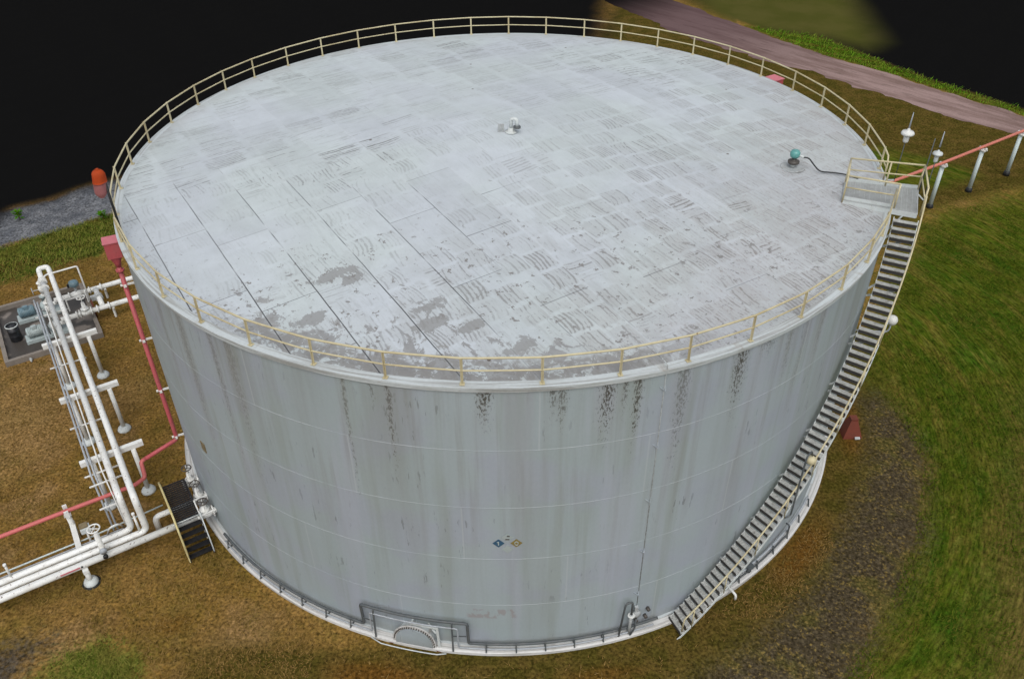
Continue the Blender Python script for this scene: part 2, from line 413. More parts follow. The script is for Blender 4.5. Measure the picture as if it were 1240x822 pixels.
# --- shell: dulled white paint, course welds, dark drips below the rim
def mat_shell():
    t = NT('weathered_shell_paint', .6)
    x, y, z = t.xyz()
    th = t.math('ARCTAN2', y, x)
    a = th * R
    big = t.noise(t.vec(a * .16, z * .10, 0.), 1., 3); mid = t.noise(t.vec(a * .9, z * .9, 0.), 1., 4, .6)
    c = t.mix(t.ss(big, .35, .66), (.312, .362, .390), (.290, .346, .362))
    c = t.mix(t.ss(t.noise(t.vec(a * .35, z * .4, 8.), 1., 3), .46, .62) * .7, c, (.300, .332, .392))
    # broad soft vertical weather bands
    s1 = t.noise(t.vec(a * .55, z * .035, 3.), 1., 4, .6)
    s2 = t.noise(t.vec(a * 2.2, z * .10, 5.), 1., 4, .62)
    topf = t.ss(z, 2., 12.2)
    s3 = t.noise(t.vec(a * 1.3, z * .05, 11.), 1., 4, .6); s4 = t.noise(t.vec(a * .8, z * .07, 15.), 1., 3, .6)
    c = t.mix(t.ss(s3, .50, .64) * .55, c, (.245, .285, .27))
    c = t.mix(t.ss(s4, .52, .64) * .5, c, (.335, .365, .425))
    c = t.mix(t.ss(s1, .47, .66) * (.22 + .34 * topf), c, (.215, .235, .222))
    c = t.mix(t.ss(s2, .50, .70) * (.12 + .34 * topf), c, (.20, .20, .185))
    # drips hanging from the rim
    fl = t.noise(t.vec(a * 9., z * 2.6, 1.), 1., 4, .75)
    flk = t.noise(t.vec(a * 17., z * 6.5, 3.), 1., 3, .7)
    thin = t.noise(t.vec(a * 6., z * .25, 2.), 1., 3, .6)
    len_ = t.noise(t.vec(a * 1.5, 0., 7.), 1., 3, .6)
    dr = t.ss(z + (len_ - .5) * 7.5, 10.6, 13.4) * t.ss(thin, .54, .66)
    c = t.mix(dr * (.10 + .24 * t.ss(fl, .45, .65)), c, (.17, .165, .15))
    # individual stains: azimuth, half width (m), lower end, strength of black flecks, long brown tail
    for az, w, zb, k1, k2 in ((-108., .13, 5.2, .5, .55), (-102.8, .16, 7.2, .75, .45), (-104.6, .10, 9.8, .6, .2), (-92.4, .42, 9.6, 1., .25),
                              (-85.2, .25, 10.0, .8, .3), (-84.0, .30, 9.4, .75, .2), (-79.2, .42, 8.7, 1., .35), (-77.2, .18, 9.8, .8, .2), (-75.7, .25, 8.0, .95, .5), (-70.2, .4, 6.6, .55, .2), (-62.6, .5, 8.4, .95, .45),
                              (-58.6, .6, 10.6, .9, .15), (-55., .3, 8.5, .3, .5), (-52., .25, 6., .2, .5), (-48.4, .2, 8., .3, .5),
                              (-123.5, .35, 3.5, .3, .6), (-126.6, .25, 4.0, .35, .5), (-133., .4, 2.0, .3, .6), (-138.5, .3, 4.5, .25, .5)):
        d = ((th - rad(az)) * R + (mid - .5) * .25).abs()
        g = t.ss(d, w, 0.)
        lz = t.ss(z + (fl - .5) * 1.2, zb, 12.4)
        c = t.mix(g * lz * k2 * .6, c, (.22, .21, .18))
        fk = t.ss(flk * 1.0 + g * .14 + lz * .16, .735, .80)
        c = t.mix(g.pow(.5) * fk * (k1 * .95) * t.ss(z, zb + .2, zb + 2.2), c, (.055, .052, .044))
    # short grey scrape marks on every course
    kz = (z / 2.44).floor()
    mk = t.noise(t.vec(a * 6.5, z * 1.0, kz * 3.7), 1., 3, .62)
    zone = t.noise(t.vec(a * .35, kz * 5.3, 6.), 1., 2)
    fz = (z / 2.44 + .0).frac()
    c = t.mix(t.ss(mk, .62, .67) * t.ss(zone, .47, .60) * t.ss((fz - .45).abs(), .5, .3) * .6, c, (.125, .135, .135))
    # faded, unreadable stencil smudges low on the front
    d1 = t.ss((th - rad(-92.4)).abs() * R, .92, .75) * t.ss((z - 1.95).abs(), .30, .2)
    let = t.ss(t.noise(t.vec(a * 5.5, z * 2.6, 0.), 1., 2, .5), .46, .58)
    c = t.mix(d1 * let * .5, c, (.24, .185, .18))
    # welds
    wl = t.ss((fz - .5).abs(), .491, .4975) * t.ss(z, .6, 1.5)
    c = t.mix(wl * t.ss(t.noise(t.vec(a * .35, kz * 7.7, 0.), 1., 3), .38, .62) * .66, c, (.42, .46, .485))
    vx = (a / 9.1 + (kz * .37)).frac(); vd = (.5 - (vx - .5).abs()) * 9.1
    c = t.mix(t.ss(vd, .035, .008) * .4, c, (.41, .45, .465))
    # grime at the foot
    c = t.mix(t.ss(z + (mid - .5) * .5, .75, .2) * .4, c, (.21, .205, .19))
    fine = t.noise(t.vec(a * 12., z * 6., 0.), 1., 3)
    c = t.mulc(c, .92 + .10 * fine + .06 * mid)
    return t.done(c, .48 + .15 * mid, big * 3. + mid * .35, .25, .03)
M['shell'] = mat_shell()

def mat_rim(name, base, dk, amt):
    t = NT(name, .3)
    x, y, z = t.xyz(); a = t.math('ARCTAN2', y, x) * R
    n = t.noise(t.vec(a * .8, z * 2., 0.), 1., 5, .65); s = t.noise(t.vec(a * .35, t.math('SQRT', x * x + y * y) * 14., z * 6.), 1., 4, .65)
    c = t.mix(t.ss(s, .46, .62) * amt, base, dk)
    c = t.mix(t.ss(n, .60, .68) * amt, c, (.3, .28, .25))
    return t.done(t.mulc(c, .88 + .24 * t.noise(scale=12, det=3)), .6, n, .2, .01)
M['rim'] = mat_rim('rim_paint', (.46, .50, .51), (.25, .25, .235), .75)
M['ring'] = mat_rim('painted_ring_concrete', (.55, .55, .54), (.27, .26, .24), .65)

# --- ground
def mat_ground():
    t = NT('ground_soil_and_turf', diffuse_only=True)
    g1 = t.attr('land'); g2 = t.attr('patch'); g3 = t.attr('tint')
    void, green, gravel, tan = g1
    grey, olive, soil, vivid = g2
    rust, lighttan, dirt, blob = g3
    big = t.noise(scale=.16, det=3, rough=.55); mid = t.noise(scale=.9, det=4, rough=.6); sm = t.noise(scale=5., det=4, rough=.65)
    fine = t.noise(scale=24., det=4, rough=.7); hair = t.noise(t.vec(*[p * q for p, q in zip(t.xyz(), (11., 24., 1.))]), 1., 3, .6, .4)
    def m(a, soft=.16, amp=.7): return t.ss(a + (mid - .5) * amp * .5 + (sm - .5) * amp * .7, .5 - soft, .5 + soft)
    c = t.mix(t.ss(mid, .36, .66), (.215, .126, .034), (.172, .104, .024))
    c = t.mix(t.ss(big, .45, .65) * .55, c, (.232, .138, .046))
    c = t.mix(t.ss(sm * .6 + mid * .7 - .15, .50, .72) * .55, c, (.125, .098, .022))
    b2 = t.noise(t.vec(*[p + 37. for p in t.xyz()]), .33, 4, .62); b3 = t.noise(t.vec(*[p + 91. for p in t.xyz()]), 1.7, 4, .65)
    c = t.mix(t.ss(b2, .50, .66) * .6, c, (.118, .088, .020))
    c = t.mix(t.ss(b2, .48, .34) * .5, c, (.265, .165, .078))
    c = t.mix(t.ss(b3, .54, .68) * .45, c, (.095, .072, .016))
    c = t.mix(t.ss(b3, .44, .32) * .4, c, (.255, .165, .062))
    c = t.mix(m(lighttan, .35) * .6, c, (.275, .172, .074))
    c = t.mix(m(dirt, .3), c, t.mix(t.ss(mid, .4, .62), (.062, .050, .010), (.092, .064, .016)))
    c = t.mix(m(rust, .38, .5) * .75, c, (.125, .056, .012))
    gcol = t.mix(t.ss(mid, .38, .62), (.040, .068, .005), (.072, .086, .008))
    gcol = t.mix(t.ss(sm, .50, .70) * .75, gcol, (.098, .098, .014))
    gcol = t.mix(t.ss(t.noise(scale=.35, det=3), .52, .66) * .45, gcol, (.026, .078, .006))
    gx, gy, gz = t.xyz(); gth = t.math('ARCTAN2', gy, gx); gr_ = t.math('SQRT', gx * gx + gy * gy)
    arc = t.noise(t.vec(gth * 5., gr_ * 1.1, 0.), 1., 4, .62); arc2 = t.noise(t.vec(gth * 16., gr_ * 3.2, 4.), 1., 3, .6)
    gcol = t.mix(t.ss(arc, .48, .64) * .8, gcol, (.118, .096, .018))
    gcol = t.mix(t.ss(arc, .46, .34) * .6, gcol, (.030, .074, .006))
    gcol = t.mix(t.ss(arc2, .50, .66) * .6, gcol, (.110, .118, .020))
    gcol = t.mix(t.ss(arc2, .44, .32) * .5, gcol, (.026, .046, .004))
    c = t.mix(m(green, .32, .9), c, gcol)
    c = t.mix(m(tan, .35) * .75, c, (.135, .092, .030))
    lit = t.noise(scale=.55, det=3)
    # dark gravel with straw coloured litter
    wp = t.n('ShaderNodeVectorMath', operation='MULTIPLY_ADD'); t.link(wp.inputs[0], t.noise(scale=9., det=2, col=True)); wp.inputs[1].default_value = (.22, .22, 0); t.link(wp.inputs[2], t.P); wp = E(t, wp.outputs[0])
    vd = t.voro(wp, scale=7.5, out='Distance'); vr = t.white(t.voro(wp, scale=7.5, out='Position'))
    vd2 = t.voro(wp, scale=15., out='Distance'); vr2 = t.white(t.voro(wp, scale=15., out='Position'))
    gv = t.mix(t.ss(sm, .4, .62), (.044, .034, .020), (.072, .057, .034))
    gv = t.mix(t.ss(mid * .5 + lit * .5, .50, .62) * .8, gv, (.072, .064, .016))
    gv = t.mix(t.ss(vd + (fine - .5) * .7, .50, .22) * t.ss(vr + (lit - .5) * 1.6, .52, .60) * .75, gv, (.17, .12, .036))
    gv = t.mix(t.ss(vd2 + (fine - .5) * .7, .50, .22) * t.ss(vr2 + (lit - .5) * 1.6, .58, .66) * .6, gv, (.17, .125, .045))
    c = t.mix(m(gravel, .46, 1.2), c, gv)
    c = t.mix(m(soil, .3, 1.2), c, t.mix(t.ss(sm, .4, .6), (.042, .035, .024), (.075, .062, .047)))
    c = t.mix(m(vivid, .3, 1.4), c, t.mix(t.ss(sm, .42, .62), (.085, .098, .016), (.15, .14, .028)))
    oc = t.mix(t.ss(mid, .42, .6), (.080, .078, .014), (.055, .080, .012)); oc = t.mix(t.ss(sm, .52, .66) * .7, oc, (.115, .125, .022))
    c = t.mix(t.ss(olive + (mid - .5) * .9, .3, .7), c, oc)
    gc = t.mix(t.ss(mid, .36, .64), (.085, .09, .10), (.15, .155, .165))
    c = t.mix(t.ss(grey + (mid - .5) * .5, .3, .7), c, gc)
    grain = t.noise(scale=8.5, det=3, rough=.6); grain2 = t.noise(t.vec(*[p + 17. for p in t.xyz()]), 4.2, 4, .65)
    garc = t.noise(t.vec(gth * 42., gr_ * 9.5, 2.), 1., 3, .6)
    gm = m(green, .32, .9)
    tex = t.mix(gm, grain, garc); sp_ = t.n('ShaderNodeSeparateColor'); t.t.links.new(tex.s, sp_.inputs[0]); tex = E(t, sp_.outputs[0])
    c = t.mulc(c, .50 + .86 * t.ss(tex, .30, .70) + .24 * (t.ss(grain2, .34, .66) - .5))
    c = t.mix(t.ss(grain, .62, .72) * .35, c, t.mulc(c, 1.45))
    c = t.mix(t.ss(tex, .38, .29) * .65, c, (.020, .017, .005))
    c = t.mulc(c, .74 + .34 * fine + .22 * hair)
    c = t.mix(t.ss(void + (big - .5) * .25, .2, .8), c, (.0060, .0060, .0060))
    c = t.mix(t.ss(blob, .0, 1.) * t.ss(void, .0, .5), c, t.mix(t.ss(big, .4, .6), (.058, .060, .013), (.072, .068, .018)))
    return t.done(c, 1., sm * .5 + fine * .35 + hair * .2, .5, .05)
M['ground'] = mat_ground()

def mat_road():
    t = NT('pinkish_gravel_road', diffuse_only=True)
    x, y, z = t.xyz()
    # along the road, across the road
    al = x * .66 - y * .75; ac = x * .75 + y * .66
    n = t.noise(t.vec(al * .12, ac * .9, 0.), 1., 5, .62); n2 = t.noise(t.vec(al * .5, ac * 2.4, 3.), 1., 4, .6); f = t.noise(scale=7, det=3)
    c = t.mix(t.ss(n, .40, .62), (.275, .195, .18), (.18, .122, .108))
    c = t.mix(t.ss(n2, .55, .7) * .55, c, (.085, .062, .05))
    c = t.mulc(c, .8 + .4 * f)
    c = t.mix(t.ss(al, -8., -30.) * .75, c, (.075, .045, .05))
    c = t.mix(t.ss(al, -30., -41.), c, (.0065, .006, .006))
    return t.done(c, 1., f, .4, .03)
M['road'] = mat_road()

def mat_blade(name, c1, c2, c3):
    t = NT(name, diffuse_only=True)
    a = t.attr('shade', col=False); n = t.noise(scale=.7, det=2)
    c = t.mix(t.ss(a, .1, .9), c1, c2); c = t.mix(t.ss(n, .5, .65) * .6, c, c3)
    return t.done(c, 1.)
M['grass'] = mat_blade('grass_blades', (.035, .068, .004), (.095, .115, .012), (.12, .105, .02))
M['brightgrass'] = mat_blade('bright_grass_blades', (.05, .15, .006), (.15, .27, .018), (.17, .20, .03))
M['weed'] = mat_blade('weed_blades', (.075, .11, .012), (.19, .19, .04), (.16, .14, .03))
M['straw'] = mat_blade('dry_grass_blades', (.15, .092, .024), (.25, .158, .055), (.14, .10, .022))

# ------------------------------------------------------------------ ground sheet
def sdist(X, Y, poly):
    """signed distance to a polygon, positive inside (metres)"""
    P = np.array(poly, float); n = len(P)
    d = np.full(X.shape, 1e9); ins = np.zeros(X.shape, bool)
    for i in range(n):
        a, b = P[i], P[(i + 1) % n]; e = b - a
        t = np.clip(((X - a[0]) * e[0] + (Y - a[1]) * e[1]) / (e @ e), 0, 1)
        d = np.minimum(d, np.hypot(X - a[0] - t * e[0], Y - a[1] - t * e[1]))
        cond = ((a[1] > Y) != (b[1] > Y))
        with np.errstate(divide='ignore', invalid='ignore'):
            xi = (b[0] - a[0]) * (Y - a[1]) / (b[1] - a[1] if b[1] != a[1] else 1e-9) + a[0]
        ins ^= cond & (X < xi)
    return np.where(ins, d, -d)
def soft(X, Y, poly, w): return np.clip(.5 + sdist(X, Y, poly) / (2 * w), 0, 1)

LAND = [(-27.8, 22), (-20, 27), (0, 40), (9, 45), (11, 56), (13, 70), (15, 74), (26.7, 53.8), (31.1, 51.6), (34.5, 44.9), (37.3, 39.6), (42.1, 32.8), (56, 14), (70, -60),
        (-60, -60), (-60, 0), (-33.5, 14.5), (-32.7, 16.5), (-32.4, 18.2), (-30.6, 19.3), (-29.1, 21)]
GREEN = [(11.6, -16.2), (14.3, -13.3), (16.3, -10.5), (18.3, -6.4), (18.4, -3.5), (18.0, 0), (19.5, 4), (21.6, 8), (24, 11.5), (26.5, 14.6), (28.6, 16.2), (31.2, 17.0), (35.6, 19.0), (60, 18), (60, -60), (8, -60)]
GREEN2 = [(14.5, 12), (17, 19), (22.5, 24), (28.0, 26), (31, 24), (33, 22.2), (33.3, 21.2), (30, 19.6), (27.7, 20), (25, 17.5), (20, 11), (16, 8)]
GREEN3 = [(24.5, 55.3), (26.7, 54.0), (31.1, 51.8), (34.5, 45.2), (37.3, 39.9), (42.1, 33.1), (56, 14), (54, 11), (41.6, 31.4), (38.7, 35.0), (34.5, 40.9), (29.6, 46.7), (26.5, 51.8)]
GRAVEL = [(18.0, -1.5), (18.8, -4.1), (18.6, -6.2), (16.9, -10.3), (14.8, -13.1), (13.2, -15.0), (11.0, -17.6), (8, -21), (2, -21), (5.4, -16.9), (7.0, -15.9), (9.2, -14.6), (11.5, -12.6), (13.8, -9.6), (16.4, -5.3), (17., -2.)]
TAN = [(25.2, -1.9), (21.2, -8.2), (18.8, -12.4), (16.6, -16.5), (14, -22), (40, -22), (40, -1.9)]
GREY = [(-34, 12.0), (-31.2, 13.4), (-30.1, 14.3), (-28.6, 15.5), (-27.3, 16.4), (-24, 19), (-23, 25), (-27.8, 22.4), (-29.1, 21.3), (-30.6, 19.6), (-32.4, 18.4), (-36, 16.5)]
OLIVE = [(-36, 11), (-31.2, 13.4), (-30.1, 14.3), (-28.6, 15.5), (-27.3, 16.4), (-24, 19), (-20, 19), (-22.4, 14.8), (-24.8, 12.6), (-27.0, 10.6), (-29.3, 9.4), (-36, 6)]
SOIL = [(-19.2, -14.6), (-18.3, -14.4), (-17.6, -14.0), (-16.4, -14.0), (-16.2, -14.7), (-16.6, -15.4), (-17.0, -16.4), (-18.5, -17)]
VIVID = [(-17.0, -16.6), (-16.5, -15.6), (-16.0, -14.8), (-14.9, -14.2), (-13.9, -14.5), (-13.1, -15.0), (-12.2, -16.4), (-13, -18), (-16.5, -18)]
DIRT = [(16, 9), (12, 18), (10, 30), (8, 46), (13, 64), (25, 54), (38, 34), (46, 24), (46, 19), (35, 19.2), (30, 17.3), (27, 16), (23, 11.5), (20, 9)]
BLOB = [(20.5, 76), (21.8, 60), (23.5, 55.5), (26.5, 53.0), (31.2, 51.4), (34.6, 48.0), (36.5, 50), (40.5, 76)]
ROAD_T = [(13.2, 75), (19.3, 63.8), (23.1, 57.2), (26.5, 51.8), (29.6, 46.7), (34.5, 40.9), (38.7, 35.0), (41.6, 31.4), (52, 14.5), (62, -6)]
ROAD_B = [(7.5, 73), (12.0, 63.5), (17.5, 53.1), (22.8, 46.6), (27.7, 41.6), (32.6, 35.6), (35.6, 31.6), (39.9, 27.2), (49.5, 11.5), (58.5, -8)]

def build_ground():
    xs = np.concatenate([[-3000, -800, -250, -120, -80], np.arange(-62, 62.1, .4), [80, 120, 250, 800, 3000]])
    ys = np.concatenate([[-3000, -800, -250, -120, -60], np.arange(-30, 80.1, .4), [100, 150, 300, 900, 3000]])
    X, Y = np.meshgrid(xs, ys); nx, ny = len(xs), len(ys)
    Z = np.zeros_like(X)
    Z += .05 * np.sin(X * .31 + 1.3) * np.sin(Y * .27) + .035 * np.sin(X * .83 + Y * .61) + .02 * np.sin(X * 1.7 - Y * 1.3)
    Z *= np.clip((np.hypot(X, Y) - 17.2) / 4, 0, 1)
    Z -= .03 * np.clip(Z + .1, 0, 1)
    # keep the road bed, the pad and the pipe strip flat
    road = sdist(X, Y, ROAD_T + ROAD_B[::-1]); Z *= np.clip(-(road + .5) / 2, 0, 1)
    pv = X * VX + Y * VY; pu = X * UX + Y * UY
    Z *= 1 - np.clip((-14.5 - pv) / 1., 0, 1) * np.clip((22.5 - np.abs(pv)) / 1., 0, 1) * np.clip((4 - pu) / 1., 0, 1) * np.clip((pu + 22) / 1., 0, 1)
    Z -= .004
    me = bpy.data.meshes.new('ground')
    co = np.stack([X, Y, Z], -1).reshape(-1, 3)
    idx = np.arange(nx * ny).reshape(ny, nx)
    q = np.stack([idx[:-1, :-1], idx[:-1, 1:], idx[1:, 1:], idx[1:, :-1]], -1).reshape(-1, 4)
    me.vertices.add(len(co)); me.vertices.foreach_set('co', co.ravel())
    me.loops.add(q.size); me.loops.foreach_set('vertex_index', q.ravel())
    me.polygons.add(len(q)); me.polygons.foreach_set('loop_start', np.arange(len(q)) * 4); me.polygons.foreach_set('loop_total', np.full(len(q), 4))
    me.update(); me.validate()
    me.polygons.foreach_set('use_smooth', [True] * len(q))
    def colattr(name, chans):
        a = me.attributes.new(name, 'FLOAT_COLOR', 'POINT')
        a.data.foreach_set('color', np.stack([c.ravel() for c in chans], -1).astype(np.float32).ravel())
    # black surroundings: crisp to the left, gradual beyond the tank
    w = np.where(X < -15, 2.0, np.where(X > 24, .9, 4.0))
    d = sdist(X, Y, LAND); void = 1 - np.clip(.5 + d / (2 * w), 0, 1)
    blob = soft(X, Y, BLOB, 2.6)
    # the green strip breaks up towards its far, left end
    green = np.maximum(np.clip(.5 + sdist(X, Y, GREEN) / (2 * np.where(Y > -3, 2.6, 1.1)), 0, 1), soft(X, Y, GREEN2, 1.4)); 
    vivid3 = soft(X, Y, GREEN3, .7)
    colattr('land', [np.clip(void, 0, 1), np.maximum(green, vivid3), soft(X, Y, GRAVEL, .9), soft(X, Y, TAN, 2.2)])
    colattr('patch', [soft(X, Y, GREY, .9), soft(X, Y, OLIVE, 1.3), soft(X, Y, SOIL, .9) * .7, soft(X, Y, VIVID, 1.1) * .85])
    def gb(cx, cy, sx, sy, ang):
        a = rad(ang); dx, dy = X - cx, Y - cy; p = (dx * math.cos(a) + dy * math.sin(a)) / sx; r_ = (-dx * math.sin(a) + dy * math.cos(a)) / sy
        return np.exp(-(p * p + r_ * r_))
    rust = gb(11.6, -11.0, 2.2, .7, 48) + gb(15.9, -3.6, 2.5, .6, 75) * .9 + gb(-4.6, -16.1, 2.0, .7, -10) + gb(3.0, -16.2, 2.0, .5, 8) * .7 + gb(-12.4, -13.8, 1.0, .6, 0) * .7
    ltan = gb(-24.0, -4.0, 3.5, 6., -30) + gb(-9.8, -14.8, 1.9, 1.2, -20) * .8 + gb(-18.5, -1.2, 1.5, 2.5, -30) * .5
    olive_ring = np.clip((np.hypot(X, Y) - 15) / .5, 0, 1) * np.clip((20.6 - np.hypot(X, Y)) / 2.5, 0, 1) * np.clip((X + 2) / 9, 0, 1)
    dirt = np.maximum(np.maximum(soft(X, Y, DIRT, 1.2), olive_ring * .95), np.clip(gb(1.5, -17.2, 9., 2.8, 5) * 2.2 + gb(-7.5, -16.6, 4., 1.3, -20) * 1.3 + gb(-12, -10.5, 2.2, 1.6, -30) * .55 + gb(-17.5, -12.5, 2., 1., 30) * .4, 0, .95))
    void2 = np.clip(blob, 0, 1)
    colattr('tint', [np.clip(rust, 0, 1), np.clip(ltan, 0, 1), dirt, void2])
    me.materials.append(M['ground'])
    o = bpy.data.objects.new('ground', me); COL.objects.link(o); tag(o, kind='structure')
build_ground()

def build_road():
    def resample(p, n):
        p = np.array(p); s = np.concatenate([[0], np.cumsum(np.hypot(*np.diff(p, axis=0).T))]); t = np.linspace(0, s[-1], n)
        return np.stack([np.interp(t, s, p[:, i]) for i in (0, 1)], -1)
    n = 240; a, b = resample(ROAD_T, n), resample(ROAD_B, n)
    j1 = np.convolve(RNG.normal(0, 1, n + 8), np.ones(5) / 5, 'same')[4:-4] * .35; j2 = np.convolve(RNG.normal(0, 1, n + 8), np.ones(5) / 5, 'same')[4:-4] * .5
    vs = []; fs = []
    K = 6
    for i in range(n):
        d = (b[i] - a[i]); L = np.hypot(*d); d = d / L
        p0 = a[i] + d * j1[i]; p1 = b[i] + d * j2[i]
        for k in range(K + 1):
            q = p0 + (p1 - p0) * k / K; vs.append((q[0], q[1], .004 + .03 * math.sin(PI * k / K)))
    for i in range(n - 1):
        for k in range(K):
            o = i * (K + 1) + k; fs.append((o, o + 1, o + K + 2, o + K + 1))
    tag(MB().add(vs, fs, True).build('road', M['road']), kind='structure')
build_road()

def in_poly(P, poly): return sdist(P[:, 0], P[:, 1], poly) > 0
def blades(name, pts, hgt, wid, m, label, bend_=1.0):
    n = len(pts); ang = RNG.uniform(0, 2 * PI, n); h = hgt * RNG.uniform(.5, 1.3, n); w = wid * RNG.uniform(.6, 1.3, n)
    lean = RNG.uniform(.3, 1.2, n) * bend_
    d = np.stack([np.cos(ang), np.sin(ang)], -1); s = np.stack([-d[:, 1], d[:, 0]], -1)
    base = np.stack([pts[:, 0], pts[:, 1], np.zeros(n)], -1)
    v = np.zeros((n, 4, 3))
    v[:, 0, :2] = base[:, :2] - s * w[:, None]; v[:, 1, :2] = base[:, :2] + s * w[:, None]
    mid = base[:, :2] + d * (h * lean * .55)[:, None]
    v[:, 2, :2] = mid + s * (w * .7)[:, None]; v[:, 2, 2] = h * .6
    v[:, 3, :2] = base[:, :2] + d * (h * lean)[:, None]; v[:, 3, 2] = h
    v[:, :2, 2] = -.01
    gn = np.cross(v[:, 2] - v[:, 0], v[:, 3] - v[:, 1]); fl = gn[:, 2] < 0
    v[fl] = v[fl][:, ::-1]
    me = bpy.data.meshes.new(name)
    me.vertices.add(n * 4); me.vertices.foreach_set('co', v.ravel())
    q = np.arange(n * 4).reshape(n, 4)
    me.loops.add(n * 4); me.loops.foreach_set('vertex_index', q.ravel())
    me.polygons.add(n); me.polygons.foreach_set('loop_start', np.arange(n) * 4); me.polygons.foreach_set('loop_total', np.full(n, 4))
    me.update()
    nrm = np.stack([d[:, 0] * -.25 + RNG.normal(0, .18, n), d[:, 1] * -.25 + RNG.normal(0, .18, n), np.ones(n)], -1)
    nrm /= np.linalg.norm(nrm, axis=1)[:, None]
    me.polygons.foreach_set('use_smooth', [True] * n)
    me.normals_split_custom_set_from_vertices(np.repeat(nrm, 4, 0).tolist())
    a = me.attributes.new('shade', 'FLOAT', 'POINT'); a.data.foreach_set('value', np.repeat(RNG.uniform(0, 1, n), 4).astype(np.float32))
    me.materials.append(m)
    o = bpy.data.objects.new(name, me); COL.objects.link(o)
    return tag(o, label, None, None, 'stuff')
def scatter(n, x0, x1, y0, y1, clump=.5):
    P = np.stack([RNG.uniform(x0, x1, n), RNG.uniform(y0, y1, n)], -1)
    f = np.sin(P[:, 0] * 1.9 + 2 * np.sin(P[:, 1] * 1.1)) * np.sin(P[:, 1] * 2.3 + 1.5 * np.sin(P[:, 0] * .7)) * .5 + .5
    P = P[RNG.uniform(0, 1, n) < (1 - clump) + clump * f]
    return P[np.hypot(P[:, 0], P[:, 1]) > 15.6]
P = scatter(260000, 11, 40, -20, 22); P = P[in_poly(P, GREEN)]
blades('short_grass', P, .085, .014, M['grass'], 'short green grass over the field right of the tank', 2.0)
P = scatter(60000, 23, 52, 12, 57); P = P[in_poly(P, GREEN3)]
blades('verge_grass', P, .20, .022, M['brightgrass'], 'rough green grass along the far verge of the road', 1.7)
P = scatter(9000, -17.2, -12, -18, -13.8, .3); P = P[in_poly(P, VIVID)]
P = P[RNG.uniform(0, 1, len(P)) < np.clip(sdist(P[:, 0], P[:, 1], VIVID) / .8, .12, 1)]
blades('weed_patch', P, .11, .015, M['weed'], 'light green grass patch in the near left corner', 2.0)
P = scatter(26000, -34, -21, 6, 20); P = P[in_poly(P, OLIVE)]
blades('olive_grass', P, .20, .02, M['weed'], 'olive green growth between grey strip and dry grass', 1.3)
P = scatter(330000, -32, 13, -18, 12, .6)
P = P[~in_poly(P, SOIL) & ~in_poly(P, VIVID) & ~in_poly(P, GRAVEL)]
P = P[~((P[:, 1] < -14) & (P[:, 0] > -7) & (RNG.uniform(0, 1, len(P)) < .9))]
pv = P[:, 0] * VX + P[:, 1] * VY; pu = P[:, 0] * UX + P[:, 1] * UY
P = P[~((pv > -21.2) & (pv < -16.0) & (pu > -20.6) & (pu < -14.4)) & (np.abs(P[:, 0]) < 34)]
blades('dry_grass', P, .075, .014, M['straw'], 'short dry brown grass around the left of the tank', 2.2)

# ------------------------------------------------------------------ the tank
tank = thing('storage_tank', 'huge round white steel storage tank with worn roof and grey streaked shell', 'storage tank')
prof = []
m = MB()
zs = [.16]
pr = [(R, .16)]; wb = MB()
for k in range(1, 5):
    z = H * k / 5
    pr += [(R, z)]
    wb.ring([(R - .01, z - .016), (R + .002, z - .012), (R + .004, z), (R + .002, z + .012), (R - .01, z + .016)], 480, smooth=True)
pr += [(R, H)]
m.lathe(pr, 480, capends=False)
m.build('shell', M['shell'], tank)
wb.build('weld_beads', M['shell'], tank)

m = MB(); nr, na = 24, 360; vs = [(0, 0, H + .92)]; fs = []
for i in range(1, nr + 1):
    r_ = (R - .20) * i / nr
    for j in range(na):
        a = 2 * PI * j / na; vs.append((r_ * math.cos(a), r_ * math.sin(a), H + .02 + .90 * (1 - r_ / R)))
for j in range(na): fs.append((0, 1 + j, 1 + (j + 1) % na))
for i in range(nr - 1):
    for j in range(na): fs.append((1 + i * na + j, 1 + (i + 1) * na + j, 1 + (i + 1) * na + (j + 1) % na, 1 + i * na + (j + 1) % na))
m.add(vs, fs, True).build('roof', M['roof'], tank)

m = MB(); m.ring([(R - .21, H - .05), (R - .21, H + .030), (R + .085, H + .012), (R + .085, H - .05)])
m.build('rim_angle', M['rim'], tank)
m = MB(); m.ring([(R + .012, H - .16), (R + .012, H - .055), (R + .06, H - .055), (R + .06, H - .16)])
m.build('rim_lip', M['rim'], tank)
m = MB(); m.ring([(R - .3, -.15), (R - .3, .15), (R + .30, .15), (R + .36, .11), (R + .37, -.15)], 480)
m.build('foundation_ring', M['ring'], tank)
m = MB(); m.ring([(R - .1, .155), (R - .1, .185), (R + .09, .185), (R + .09, .155)], 480)
m.build('bottom_chime', M['rim'], tank)

